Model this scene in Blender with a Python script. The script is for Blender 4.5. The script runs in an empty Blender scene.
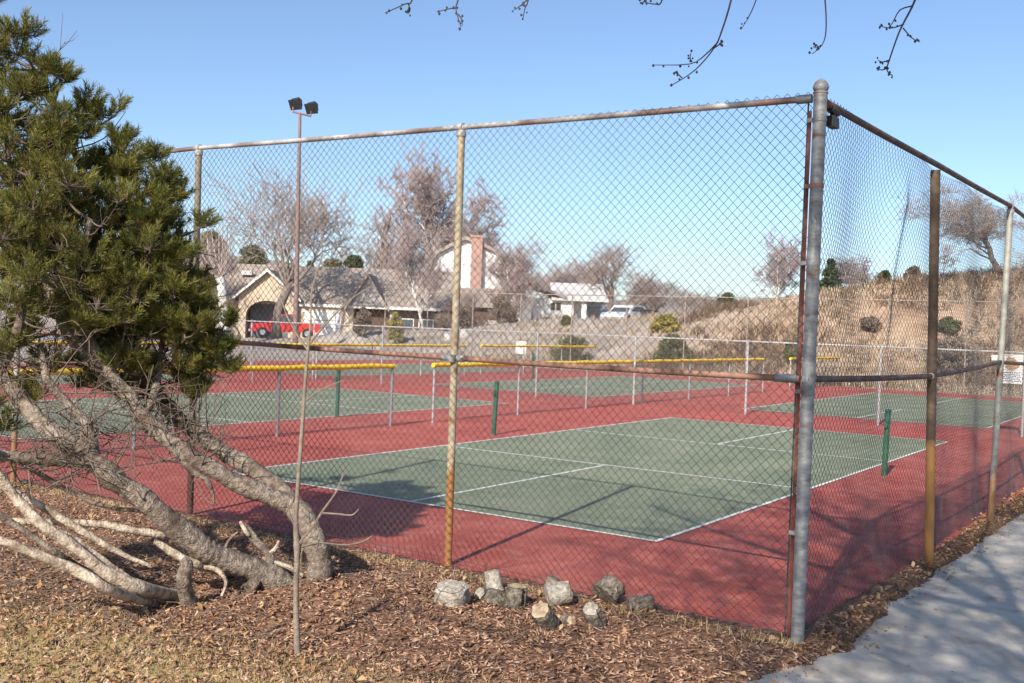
import bpy, math, random
import numpy as np
from mathutils import Vector, noise as mnoise
R_ = math.radians
rnd = random.Random(7)
rng = np.random.default_rng(7)
col = bpy.context.scene.collection
scene = bpy.context.scene

# ------------------------------------------------------------------ camera solved from the court lines
F_PX, PIT, ROL, CH = 1040.3, -0.015507, 0.0368, 2.014
Fv = np.array([0, math.cos(PIT), math.sin(PIT)]); R0 = np.array([1., 0, 0]); U0 = np.cross(R0, Fv)
Rv = R0*math.cos(ROL)+U0*math.sin(ROL); Uv = -R0*math.sin(ROL)+U0*math.cos(ROL)
CAM = np.array([0, 0, CH])
def ray(px, py): return Fv+Rv*(px-512)/F_PX+Uv*(341.5-py)/F_PX
def G(px, py, z=0.):
    d = ray(px, py); return CAM+d*(z-CH)/d[2]
def D(px, py, Y):
    d = ray(px, py); return CAM+d*Y/d[1]
def pix(P):
    d = np.asarray(P, float)-CAM; w = d@Fv
    return (512+F_PX*(d@Rv)/w, 341.5-F_PX*(d@Uv)/w, w)
# court frame: u away along the right fence, v to the left along the near fence
O0 = np.array([1.450, 9.867, 0]); TH = 0.97827
AV = np.array([math.cos(TH), math.sin(TH), 0]); BV = np.array([-math.sin(TH), math.cos(TH), 0])
up = np.array([0, 0, 1.])
def W(u, v, z=0.): return O0+AV*u+BV*v+np.array([0, 0, z])
def UV(P):
    d = np.asarray(P)[:2]-O0[:2]; return d@AV[:2], d@BV[:2]

# ------------------------------------------------------------------ materials
def ramp(nt, fac, stops):
    r = nt.nodes.new('ShaderNodeValToRGB'); e = r.color_ramp.elements
    while len(e) < len(stops): e.new(.5)
    for k, (p, c) in enumerate(stops):
        e[k].position = p; e[k].color = (c[0], c[1], c[2], 1)
    nt.links.new(fac, r.inputs[0]); return r.outputs[0]
def mat(name, stops, scale=5, rough=.85, bump=0, bscale=None, metal=0, detail=6, spec=.3, stretch=None, zmix=None, coord='Object', trans=0, second=None):
    m = bpy.data.materials.new(name); m.use_nodes = True; nt = m.node_tree; N = nt.nodes; L = nt.links
    b = N['Principled BSDF']; b.inputs['Roughness'].default_value = rough; b.inputs['Metallic'].default_value = metal
    b.inputs['Specular IOR Level'].default_value = spec
    tc = N.new('ShaderNodeTexCoord'); vec = tc.outputs[coord]
    if stretch:
        mp = N.new('ShaderNodeMapping'); mp.inputs['Scale'].default_value = stretch; L.new(vec, mp.inputs[0]); vec = mp.outputs[0]
    n = N.new('ShaderNodeTexNoise'); n.inputs['Scale'].default_value = scale; n.inputs['Detail'].default_value = detail
    n.inputs['Roughness'].default_value = .62
    L.new(vec, n.inputs['Vector'])
    if not isinstance(stops[0][1], tuple): stops = [(.3+.4*k/max(1, len(stops)-1), c) for k, c in enumerate(stops)]
    c = ramp(nt, n.outputs[0], stops)
    if second:        # (stops2, scale2, lo, hi): a second colour family in patches
        n2 = N.new('ShaderNodeTexNoise'); n2.inputs['Scale'].default_value = second[1]; n2.inputs['Detail'].default_value = 5
        L.new(vec, n2.inputs['Vector'])
        f = ramp(nt, n2.outputs[0], [(second[2], (0, 0, 0)), (second[3], (1, 1, 1))])
        mx = N.new('ShaderNodeMix'); mx.data_type = 'RGBA'; L.new(f, mx.inputs[0]); L.new(c, mx.inputs[6])
        mx.inputs[7].default_value = (*second[0], 1); c = mx.outputs[2]
    if zmix:          # foot colour, rust on most posts, painted shade on post_dark: (colour, z0, z1)
        sp = N.new('ShaderNodeSeparateXYZ'); L.new(tc.outputs['Object'], sp.inputs[0])
        ns = N.new('ShaderNodeTexNoise'); ns.inputs['Scale'].default_value = 6; ns.inputs['Detail'].default_value = 6
        L.new(tc.outputs['Object'], ns.inputs['Vector'])
        ma = N.new('ShaderNodeMath'); ma.operation = 'MULTIPLY_ADD'; L.new(ns.outputs[0], ma.inputs[0]); ma.inputs[1].default_value = 1.3
        L.new(sp.outputs[2], ma.inputs[2])
        mr = N.new('ShaderNodeMapRange'); mr.inputs[1].default_value = zmix[1]+.65; mr.inputs[2].default_value = zmix[2]+.65
        mr.inputs[3].default_value = 1; mr.inputs[4].default_value = 0; L.new(ma.outputs[0], mr.inputs[0])
        mx = N.new('ShaderNodeMix'); mx.data_type = 'RGBA'; L.new(mr.outputs[0], mx.inputs[0]); L.new(c, mx.inputs[6])
        mx.inputs[7].default_value = (*zmix[0], 1); c = mx.outputs[2]
    L.new(c, b.inputs['Base Color'])
    if trans:
        t = N.new('ShaderNodeBsdfTranslucent'); L.new(c, t.inputs[0]); ms = N.new('ShaderNodeMixShader'); ms.inputs[0].default_value = trans
        L.new(b.outputs[0], ms.inputs[1]); L.new(t.outputs[0], ms.inputs[2]); L.new(ms.outputs[0], N['Material Output'].inputs[0])
    if bump:
        nb = N.new('ShaderNodeTexNoise'); nb.inputs['Scale'].default_value = bscale or scale*4; nb.inputs['Detail'].default_value = 6
        L.new(vec, nb.inputs['Vector'])
        bp = N.new('ShaderNodeBump'); bp.inputs['Strength'].default_value = bump; bp.inputs['Distance'].default_value = .02
        L.new(nb.outputs[0], bp.inputs['Height']); L.new(bp.outputs[0], b.inputs['Normal'])
    return m
M = {}
M['galv'] = mat('weathered_zinc', [(.16, .165, .17), (.27, .28, .29), (.42, .42, .41)], 9, .55, .25, 60, .35, stretch=(1, 1, 2.2), second=((.17, .10, .06), 5, .58, .72))
M['post_beige'] = mat('faded_paint_post', [(.31, .26, .17), (.42, .36, .25), (.54, .47, .35)], 9, .6, .2, 60, .1, second=((.25, .12, .045), 7, .56, .66), zmix=((.34, .155, .05), .75, .9))
M['post_brown'] = mat('brown_oxidised_post', [(.07, .05, .04), (.12, .085, .06), (.19, .14, .1)], 8, .65, .2, 60, .15, zmix=((.36, .19, .07), .95, 1.15))
M['post_grey'] = mat('grey_post', [(.2, .2, .17), (.3, .3, .26), (.4, .39, .34)], 8, .6, .2, 60, .15, second=((.16, .07, .035), 4, .55, .65), zmix=((.25, .14, .07), .45, .7))
M['post_dark'] = mat('shade_painted_post', [(.2, .17, .11), (.28, .24, .17), (.36, .31, .23)], 8, .7, .2, 60, .1, zmix=((.09, .045, .03), 1.55, 1.8))  # shade painted dark into the lower half of the post
M['rail_silver'] = mat('silver_rail', [(.26, .25, .24), (.42, .41, .4), (.55, .54, .53)], 6, .5, .15, 60, .3, second=((.2, .13, .11), 1.6, .5, .62))
M['rail_rust'] = mat('rusted_rail', [(.17, .085, .06), (.28, .15, .11), (.38, .23, .17)], 5, .75, .2, 60, 0, second=((.1, .05, .04), 3, .55, .7))
M['rail_dark'] = mat('dark_rail', [(.06, .042, .038), (.11, .08, .07), (.2, .16, .14)], 6, .65, .2, 60, .1, second=((.2, .07, .05), 3, .56, .66))
M['bar_red'] = mat('red_rust_bar', [(.13, .035, .03), (.2, .06, .045), (.25, .12, .09)], 8, .7, .1, 60)
M['wire'] = mat('fence_wire', [(.045, .045, .05), (.08, .078, .078), (.13, .12, .11)], 3, .6, 0, None, .1, second=((.12, .07, .05), 1.2, .55, .7))
M['wire2'] = mat('fence_wire_bright', [(.07, .072, .08), (.13, .135, .145), (.22, .22, .225)], 3, .45, 0, None, .4)  # lighter copy for the right face: grazing sun put into the wire colour
M['wire_far'] = mat('far_fence_wire', [(.16, .16, .16), (.22, .22, .22)], 3, .5, 0, None, .3)
M['pipe_far'] = mat('far_fence_pipe', [(.3, .3, .3), (.45, .45, .45)], 3, .5, 0, None, .2)
M['pipe_dark'] = mat('dull_fence_pipe', [(.2, .19, .2), (.32, .31, .33)], 3, .5, 0, None, .3)
M['yellow'] = mat('yellow_plastic', [(.62, .4, .02), (.8, .56, .03), (.82, .6, .06)], 7, .45, .3, 25)
M['green_post'] = mat('green_paint_post', [(.02, .065, .042), (.03, .1, .065), (.06, .14, .095)], 14, .45, .1, 60)
M['black'] = mat('black_metal', [(.02, .02, .022), (.04, .04, .045)], 5, .5)
M['white'] = mat('white_paint', [(.68, .67, .65), (.8, .79, .77)], 4, .6)
M['red_court'] = mat('red_court_acrylic', [(.29, .058, .044), (.36, .08, .062), (.44, .115, .092)], .9, .85, .25, 160, coord='Object', second=((.45, .15, .12), 5, .48, .8))
M['green_court'] = mat('green_court_acrylic', [(.135, .165, .105), (.18, .21, .14), (.235, .255, .175)], .8, .85, .25, 160, second=((.29, .29, .22), 6, .5, .8))
M['line'] = mat('court_line_paint', [(.6, .6, .57), (.76, .76, .73)], 30, .8, .1, 100)
M['concrete'] = mat('path_concrete', [(.34, .315, .27), (.45, .42, .37), (.54, .51, .455)], 2.6, .9, .35, 90, second=((.27, .235, .19), 3, .55, .75))
M['bark_grey'] = mat('grey_pine_bark', [(.34, (.1, .075, .058)), (.48, (.21, .17, .135)), (.6, (.31, .26, .215)), (.74, (.42, .365, .31))], 28, .95, 1., 70, detail=8, second=((.08, .055, .042), 5, .46, .7))
M['dead_wood'] = mat('bleached_dead_wood', [(.36, (.2, .15, .11)), (.5, (.44, .36, .28)), (.68, (.62, .55, .45))], 18, .9, .8, 60, second=((.2, .15, .11), 7, .55, .7))
M['twig'] = mat('twig_bark', [(.1, .075, .06), (.2, .16, .13)], 20, .9)
M['twig_sap'] = mat('sapling_bark', [(.16, .125, .1), (.3, .25, .2)], 30, .9, .4, 90)
M['twig_dark'] = mat('dark_twig', [(.05, .04, .04), (.09, .07, .065)], 20, .9)
M['needle'] = mat('pine_needles', [(.06, .08, .018), (.15, .155, .035), (.31, .27, .075)], 5, .5, detail=4, trans=.25, second=((.2, .13, .06), 9, .6, .7))
M['chip'] = mat('wood_chips', [(.3, (.07, .04, .028)), (.42, (.19, .1, .06)), (.55, (.4, .24, .155)), (.7, (.66, .48, .35))], 22, .95, detail=2)
M['leaf'] = mat('dry_leaves', [(.3, (.2, .105, .05)), (.5, (.42, .25, .12)), (.68, (.62, .44, .25))], 9, .8, detail=2, trans=.2)
M['grass_dry'] = mat('dry_grass', [(.3, (.3, .25, .08)), (.5, (.5, .4, .19)), (.68, (.64, .53, .31))], 4, .85, detail=2, trans=.2)
M['grass_hill'] = mat('hill_grass', [(.3, (.24, .17, .115)), (.5, (.4, .31, .225)), (.68, (.56, .47, .36))], .8, .9, detail=3, trans=.1)
M['weed'] = mat('dry_weeds', [(.07, .045, .032), (.16, .105, .07), (.33, .23, .15)], 7, .9)
M['log_bark'] = mat('log_bark', [(.05, .04, .032), (.15, .125, .1), (.33, .29, .24)], 30, .95, 1., 50)
M['pipe_rust'] = mat('far_rusty_pipe', [(.25, .2, .175), (.36, .3, .27)], 3, .6)
M['hill'] = mat('far_hill', [(.2, .18, .17), (.3, .27, .24)], .01, 1.)
M['log_face'] = mat('log_cut_face', [(.17, .145, .12), (.36, .33, .28), (.56, .53, .48)], 26, .9, .9, 60, second=((.2, .15, .11), 12, .52, .68))
M['log_face_tan'] = mat('log_cut_tan', [(.2, .14, .09), (.38, .29, .19), (.5, .42, .32)], 26, .9, .5, 60)
M['tw_pink'] = mat('far_twigs_rosy', [(.33, .255, .245), (.47, .385, .37)], 1, .9)  # the three far twig colours are lightened to stand in for haze
M['tw_brown'] = mat('far_twigs_brown', [(.29, .23, .205), (.43, .355, .32)], 1, .9)
M['tw_dark'] = mat('far_twigs_dark', [(.26, .195, .175), (.38, .3, .27)], 1, .9)
M['trunk_far'] = mat('far_trunk', [(.13, .1, .085), (.25, .2, .17)], 2, .9)
M['birch'] = mat('white_bark', [(.3, (.25, .22, .2)), (.42, (.62, .59, .56)), (.7, (.75, .72, .69))], 3, .8)
M['conifer'] = mat('far_conifer', [(.035, .05, .022), (.075, .095, .04), (.13, .13, .06)], .5, .8, detail=3)
M['conifer_olive'] = mat('far_olive_conifer', [(.08, .085, .035), (.14, .135, .06), (.2, .18, .09)], .5, .8, detail=3)
M['bush_green'] = mat('olive_bush', [(.06, .07, .025), (.12, .12, .05), (.2, .18, .09)], 1.5, .85, detail=3)
M['bush_yellow'] = mat('yellow_bush', [(.16, .14, .03), (.3, .25, .06), (.38, .31, .1)], 1.5, .85, detail=3)
M['bush_brown'] = mat('brown_bush', [(.12, .085, .065), (.2, .15, .115), (.3, .23, .18)], 1.5, .85, detail=3)
M['wall_tan'] = mat('tan_stucco', [(.5, .4, .3), (.58, .48, .36)], 1, .9)
M['wall_white'] = mat('white_siding', [(.72, .71, .69), (.82, .81, .79)], 1, .8)
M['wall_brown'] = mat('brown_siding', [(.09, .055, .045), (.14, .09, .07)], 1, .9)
M['wall_grey'] = mat('blue_grey_siding', [(.3, .34, .4), (.38, .42, .47)], 1, .9)
M['brick'] = mat('red_brick', [(.33, .2, .165), (.44, .29, .24)], 6, .9, .3, 20)
M['roof_brown'] = mat('shingle_brown', [(.22, .175, .15), (.31, .26, .225), (.39, .335, .29)], 1.5, .95, .3, 12)
M['roof_grey'] = mat('shingle_grey', [(.24, .22, .22), (.34, .32, .31)], 1.5, .95, .3, 12)
M['roof_pale'] = mat('shingle_pale', [(.5, .48, .46), (.6, .58, .56)], 1.5, .9)
M['glass'] = mat('window_glass', [(.05, .06, .08), (.1, .12, .15)], 1, .12, spec=.6)
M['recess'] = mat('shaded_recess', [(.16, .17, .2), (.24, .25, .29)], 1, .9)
M['dark'] = mat('dark_inside', [(.03, .03, .035), (.06, .055, .055)], 1, .8)
M['car_red'] = mat('red_car_paint', [(.5, .015, .02), (.56, .03, .03)], 1, .3, spec=.6)
M['car_white'] = mat('white_car_paint', [(.7, .71, .73), (.78, .79, .8)], 1, .3, spec=.6)
M['car_blue'] = mat('blue_car_paint', [(.06, .1, .32), (.08, .13, .38)], 1, .3, spec=.6)
M['tyre'] = mat('tyre_rubber', [(.02, .02, .02), (.035, .035, .035)], 3, .9)
M['chrome'] = mat('bright_metal', [(.5, .5, .52), (.65, .65, .67)], 3, .3, metal=.7)
M['asphalt'] = mat('old_asphalt', [(.2, .19, .2), (.27, .26, .27)], .8, .95, .3, 30)
M['lamp_pole'] = mat('red_brown_pole', [(.17, .11, .1), (.26, .18, .165)], 1, .7)
M['sign_ink'] = mat('sign_blue_ink', [(.12, .17, .3), (.2, .26, .4)], 5, .8)
M['sign_brown'] = mat('sign_brown_print', [(.4, .2, .1), (.6, .38, .2)], 20, .8)
M['sign_board'] = mat('sign_board', [(.7, .7, .69), (.8, .8, .79)], 6, .5)
M['rock'] = mat('pale_rock', [(.4, .37, .34), (.6, .57, .53)], 3, .9, .5, 12)

def ground_mat():
    m = bpy.data.materials.new('ground_soil'); m.use_nodes = True; nt = m.node_tree; N = nt.nodes; L = nt.links
    b = N['Principled BSDF']; b.inputs['Roughness'].default_value = .95; b.inputs['Specular IOR Level'].default_value = .1
    g = N.new('ShaderNodeNewGeometry'); pos = g.outputs['Position']
    def nz(s, d=6, r=.6):
        n = N.new('ShaderNodeTexNoise'); n.inputs['Scale'].default_value = s; n.inputs['Detail'].default_value = d
        n.inputs['Roughness'].default_value = r; L.new(pos, n.inputs['Vector']); return n.outputs[0]
    def mix(f, a, c):
        mx = N.new('ShaderNodeMix'); mx.data_type = 'RGBA'; L.new(f, mx.inputs[0]); L.new(a, mx.inputs[6]); L.new(c, mx.inputs[7]); return mx.outputs[2]
    mulch = ramp(nt, nz(30, 5, .7), [(.32, (.07, .042, .028)), (.46, (.18, .095, .06)), (.58, (.34, .2, .135)), (.74, (.54, .38, .27))])
    turf = ramp(nt, nz(22, 5, .7), [(.32, (.2, .155, .06)), (.5, (.4, .31, .15)), (.7, (.56, .43, .25))])
    far1 = ramp(nt, nz(.55, 8, .7), [(.32, (.17, .105, .07)), (.45, (.32, .215, .145)), (.58, (.44, .32, .225)), (.72, (.56, .45, .33))])
    far2 = ramp(nt, nz(.5, 8, .7), [(.35, (.24, .2, .17)), (.5, (.36, .31, .27)), (.68, (.5, .44, .39))])
    sp = N.new('ShaderNodeSeparateXYZ'); L.new(pos, sp.inputs[0])
    def mr(src, a, c, wob=None, amt=0):
        if wob is not None:
            ma = N.new('ShaderNodeMath'); ma.operation = 'MULTIPLY_ADD'; L.new(wob, ma.inputs[0]); ma.inputs[1].default_value = amt; L.new(src, ma.inputs[2]); src = ma.outputs[0]
        r = N.new('ShaderNodeMapRange'); L.new(src, r.inputs[0]); r.inputs[1].default_value = a; r.inputs[2].default_value = c; return r.outputs[0]
    # turf: south-west of a line in front of the pine
    d = N.new('ShaderNodeVectorMath'); d.operation = 'DOT_PRODUCT'; L.new(pos, d.inputs[0]); d.inputs[1].default_value = (-.42, -1, 0)
    tf = mr(d.outputs['Value'], -5.15, -4.5, nz(3), .8)
    near = mix(tf, mulch, turf)
    du = N.new('ShaderNodeVectorMath'); du.operation = 'DOT_PRODUCT'; L.new(pos, du.inputs[0]); du.inputs[1].default_value = tuple(AV)
    dv = N.new('ShaderNodeVectorMath'); dv.operation = 'DOT_PRODUCT'; L.new(pos, dv.inputs[0]); dv.inputs[1].default_value = tuple(BV)
    v0 = float(O0@BV)
    farc = mix(mr(dv.outputs['Value'], v0+17, v0+24, nz(.2), 5), far1, far2)
    c = mix(mr(sp.outputs[1], 14, 18), near, farc)
    L.new(c, b.inputs['Base Color'])
    bp = N.new('ShaderNodeBump'); bp.inputs['Strength'].default_value = .8; bp.inputs['Distance'].default_value = .03
    L.new(nz(35, 5, .7), bp.inputs['Height']); L.new(bp.outputs[0], b.inputs['Normal'])
    return m
M['ground'] = ground_mat()

# ------------------------------------------------------------------ mesh building
def np_mesh(name, V, Q, m, smooth=False):
    V = np.asarray(V, np.float32); Q = np.asarray(Q, np.int32)
    me = bpy.data.meshes.new(name); k = Q.shape[1]
    me.vertices.add(len(V)); me.vertices.foreach_set('co', V.ravel())
    me.loops.add(Q.size); me.loops.foreach_set('vertex_index', Q.ravel())
    me.polygons.add(len(Q)); me.polygons.foreach_set('loop_start', np.arange(0, Q.size, k, dtype=np.int32))
    try: me.polygons.foreach_set('loop_total', np.full(len(Q), k, dtype=np.int32))
    except Exception: pass
    me.update(calc_edges=True); me.validate()
    if smooth: me.polygons.foreach_set('use_smooth', np.ones(len(me.polygons), bool))
    me.materials.append(m); return me
def link(name, me, parent=None, loc=(0, 0, 0)):
    o = bpy.data.objects.new(name, me); col.objects.link(o)
    if parent is not None: o.parent = parent
    else: o.location = loc
    return o
def tag(o, label=None, cat=None, group=None, kind=None):
    if label: o['label'] = label
    if cat: o['category'] = cat
    if group: o['group'] = group
    if kind: o['kind'] = kind
    return o
def thing(name, label, cat, loc, group=None):
    o = bpy.data.objects.new(name, None); o.empty_display_size = .2; o.location = tuple(loc); col.objects.link(o)
    return tag(o, label, cat, group)
def base_of(p):
    while p.parent: p = p.parent
    return np.array(p.location)
class MB:
    def __init__(s): s.v = []; s.f = []
    def add(s, v, f):
        k = len(s.v); s.v += [tuple(map(float, p)) for p in v]; s.f += [tuple(i+k for i in q) for q in f]
    def box(s, c, sz, ax=None, ay=None):
        ax = np.array([1., 0, 0]) if ax is None else np.asarray(ax, float); ay = np.cross([0, 0, 1], ax) if ay is None else np.asarray(ay, float)
        az = np.cross(ax, ay); c = np.asarray(c, float); h = np.asarray(sz)/2
        v = [c+ax*h[0]*i+ay*h[1]*j+az*h[2]*k for k in (-1, 1) for j in (-1, 1) for i in (-1, 1)]
        s.add(v, [(0, 2, 3, 1), (4, 5, 7, 6), (0, 1, 5, 4), (2, 6, 7, 3), (0, 4, 6, 2), (1, 3, 7, 5)])
    def prism(s, pts, vec):
        n = len(pts); v = [np.asarray(p, float) for p in pts]; v += [p+np.asarray(vec, float) for p in v[:n]]
        s.add(v, [tuple(range(n))[::-1], tuple(range(n, 2*n))]+[(i, (i+1) % n, n+(i+1) % n, n+i) for i in range(n)])
    def tube(s, pts, rad, n=8, cap=True):
        P = [np.asarray(p, float) for p in pts]
        if not hasattr(rad, '__len__'): rad = [rad]*len(P)
        ref = None; k0 = len(s.v); V = []
        for i, p in enumerate(P):
            t = P[min(i+1, len(P)-1)]-P[max(i-1, 0)]; t = t/(np.linalg.norm(t)+1e-9)
            if ref is None: ref = np.cross(t, [0, 0, 1]) if abs(t[2]) < .9 else np.cross(t, [0, 1, 0])
            a = ref-t*(ref@t); a /= (np.linalg.norm(a)+1e-9); b = np.cross(t, a); ref = a
            for j in range(n):
                an = 2*math.pi*j/n; V.append(p+(a*math.cos(an)+b*math.sin(an))*rad[i])
        Fc = [(i*n+j, i*n+(j+1) % n, (i+1)*n+(j+1) % n, (i+1)*n+j) for i in range(len(P)-1) for j in range(n)]
        if cap and n > 3: Fc += [tuple(range(n))[::-1], tuple((len(P)-1)*n+j for j in range(n))]
        s.add(V, Fc)
    def build(s, name, m, parent=None, loc=None, smooth=False, label=None, world=True):
        off = base_of(parent) if parent is not None else (np.zeros(3) if loc is None else np.asarray(loc, float))
        me = bpy.data.meshes.new(name)
        V = np.array(s.v)-(off if world else 0)
        me.from_pydata(V.tolist(), [], s.f); me.update()
        if smooth:
            me.polygons.foreach_set('use_smooth', np.ones(len(me.polygons), bool))
            try: me.set_sharp_from_angle(angle=R_(45))
            except Exception: pass
        me.materials.append(m)
        o = link(name, me, parent, tuple(off))
        if label: o['label'] = label
        return o
def smoothpath(pts, n=5):
    P = [np.asarray(p, float) for p in pts]; out = []
    for i in range(len(P)-1):
        p0 = P[max(i-1, 0)]; p1 = P[i]; p2 = P[i+1]; p3 = P[min(i+2, len(P)-1)]
        for k in range(n):
            t = k/n; out.append(.5*((2*p1)+(-p0+p2)*t+(2*p0-5*p1+4*p2-p3)*t*t+(-p0+3*p1-3*p2+p3)*t**3))
    out.append(P[-1]); return out

# ------------------------------------------------------------------ terrain
def sst(t): t = np.clip(t, 0, 1); return t*t*(3-2*t)
TV = [-60, -12, -2, 3.3, 7.6, 12.7, 19.9, 26.8, 37.6, 45, 54, 200]
TZ = [6.8, 6.6, 6.5, 6.1, 5.1, 4.5, 2.9, 2.5, 2.0, 1.0, .2, .2]
def terr(x, y):
    u, v = (x-O0[0])*AV[0]+(y-O0[1])*AV[1], (x-O0[0])*BV[0]+(y-O0[1])*BV[1]
    T = np.interp(v, TV, TZ)
    wob = 2.5*np.sin(v*.21+1)+1.3*np.sin(v*.53)
    z = T*sst((u-36-wob*.4)/12)
    z = z+.25*np.sin(x*.43)*np.sin(y*.37+1)*sst((u-36)/8)
    # lowered under the courts; slightly raised bark bed outside them
    ins = (u > -2.12) & (u < 33.8) & (v > -2.0-.2*np.clip((u+2.3)/5, 0, 1)) & (v < 30.9)
    bed = .018*sst((v+2.95)/.4)+(.05*sst((-2.6-u)/1.2)+.03*np.sin(x*1.9+.4)*np.sin(y*2.3)*sst((-2.7-u)/.6))*sst((v+1.9)/1.2)
    dist = np.hypot(x+1.35, y-7.5); bed = bed+.07*np.exp(-(dist/.6)**2)
    near = 1-sst((y-14)/6)
    z = np.where(ins, -.12, z+bed*near)
    return z
def tz(x, y): return float(terr(np.array([float(x)]), np.array([float(y)]))[0])
def axis(segs):
    out = []
    for a, b, n in segs: out += list(np.linspace(a, b, n, endpoint=False))
    return np.array(out+[segs[-1][1]])
xs = axis([(-910, -120, 14), (-120, -30, 45), (-30, -9, 30), (-9, 7, 230), (7, 45, 60), (45, 120, 40), (120, 910, 14)])
ys = axis([(-60, 3.5, 14), (3.5, 13, 140), (13, 30, 30), (30, 95, 110), (95, 300, 20), (300, 1500, 10)])
X, Y = np.meshgrid(xs, ys); Z = terr(X, Y)
nx = len(xs); ny = len(ys); idx = np.arange(nx*ny).reshape(ny, nx)
nearm = (X > -9) & (X < 1.6) & (Y < 13) & (Z > -.05)
Z = Z+nearm*rng.normal(0, .004, Z.shape)
farm = (Y > 30) & (Z > .5)
Z = Z+farm*rng.normal(0, .07, Z.shape)
Q = np.stack([idx[:-1, :-1], idx[:-1, 1:], idx[1:, 1:], idx[1:, :-1]], -1).reshape(-1, 4)
tag(link('ground', np_mesh('ground', np.stack([X, Y, Z], -1).reshape(-1, 3), Q, M['ground'], True)), kind='structure')

# court slab, playing areas, lines
sl = MB(); sl.prism([W(-2.24, -2.06, -.1), W(.9, -2.16, -.1), W(3.86, -2.26, -.1), W(33.9, -2.3, -.1), W(33.9, 31, -.1), W(-2.3, 31, -.1), W(-2.32, 3.9, -.1), W(-2.2, .8, -.1)], (0, 0, .1))
tag(sl.build('court_slab', M['red_court']), kind='structure')
LC, WC = 13.2, 6.1
for cu, cv in ((0, 0), (0, 10.65), (17.6, 0), (17.6, 10.65), (0, 21.3), (17.6, 21.3)):
    g = MB(); g.add([W(cu, cv, .004), W(cu+LC, cv, .004), W(cu+LC, cv+WC, .004), W(cu, cv+WC, .004)], [(0, 1, 2, 3)])
    go = tag(g.build('playing_court', M['green_court']), kind='structure')
    l = MB()
    def strip(u0, v0, u1, v1): l.add([W(u0, v0, .008), W(u1, v0, .008), W(u1, v1, .008), W(u0, v1, .008)], [(0, 1, 2, 3)])
    h = .05
    strip(cu, cv, cu+LC, cv+h); strip(cu, cv+WC-h, cu+LC, cv+WC)
    strip(cu, cv+h, cu+h, cv+WC-h); strip(cu+LC-h, cv+h, cu+LC, cv+WC-h)
    for k in (4.53, 8.66): strip(cu+k-h/2, cv+h, cu+k+h/2, cv+WC-h)
    strip(cu+h, cv+WC/2-h/2, cu+4.53-h/2, cv+WC/2+h/2); strip(cu+8.66+h/2, cv+WC/2-h/2, cu+LC-h, cv+WC/2+h/2)
    lo = l.build('court_line', M['line']); lo.parent = go
ck = MB()
for k in range(5):
    p = W(rnd.uniform(-2, 14), rnd.uniform(-1.8, 8)); a = rnd.uniform(0, 6.28); pts = [p]
    for i in range(26): a += rnd.gauss(0, .22); pts.append(pts[-1]+np.array([math.cos(a), math.sin(a), 0])*rnd.uniform(.07, .16))
    for i in range(len(pts)-1):
        d = pts[i+1]-pts[i]; nrm = np.array([-d[1], d[0], 0]); nrm /= np.linalg.norm(nrm); w0 = .0035*rnd.uniform(.5, 1.6); w1 = w0
        ck.add([pts[i]-nrm*w0+up*.0125, pts[i+1]-nrm*w1+up*.0125, pts[i+1]+nrm*w1+up*.0125, pts[i]+nrm*w0+up*.0125], [(0, 1, 2, 3)])
ck_o = tag(ck.build('court_cracks', M['dark']), kind='structure')
# concrete path
edge = [G(690, 704), G(735, 690), G(778, 676), G(818, 662), G(848, 652), G(872, 628), G(905, 598), G(938, 574), G(975, 548), G(1024, 514)]
pe = [np.array([p[0], p[1], 0.]) for p in edge]
rp = []
for i, p in enumerate(smoothpath(pe, 26)):
    w_ = mnoise.noise(Vector(p)*3)*.05+mnoise.noise(Vector(p)*11)*.03+mnoise.noise(Vector(p)*30)*.02; rp.append(p+np.array([w_, -w_*.7, 0]))
tail = [W(9, -3.15), W(30, -3.2), W(30, -6.5), W(6, -6.5), np.array([6.5, 5.5, 0]), np.array([6, 1, 0]), np.array([3, -3, 0]), np.array([-.5, -3, 0]), np.array([.1, 3, 0])]
c = MB(); c.prism([p+np.array([0, 0, -.06]) for p in rp+tail], (0, 0, .085))
po = tag(c.build('concrete_path', M['concrete']), kind='structure')
hh = MB(); hp = [(-1300, 0), (-1300, 95), (-900, 70), (-500, 88), (-200, 60), (50, 42), (300, 50), (500, 70), (900, 60), (1300, 80), (1300, 0)]
hq = smoothpath([np.array([x, 1420, z]) for x, z in hp[1:-1]], 8); n_ = len(hq); V_ = [p*np.array([1, 1, 0])+np.array([0, -350, -2]) for p in hq]+[p*np.array([1, 1, .45])+np.array([0, -150, 6*mnoise.noise(Vector(p)*.01)]) for p in hq]+[p+np.array([0, 0, 8*mnoise.noise(Vector(p)*.013)]) for p in hq]
hh.add(V_, [(k*n_+i, k*n_+i+1, (k+1)*n_+i+1, (k+1)*n_+i) for k in range(2) for i in range(n_-1)]); tag(hh.build('hills', M['hill'], smooth=True), kind='structure')
# road beyond the left end and street by the houses
r = MB(); r.prism([(-60, 52.5, -.05), (-2, 66, -.05), (-6, 74, -.05), (-70, 70, -.05)], (0, 0, .3)); tag(r.build('road', M['asphalt']), kind='structure')

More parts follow.
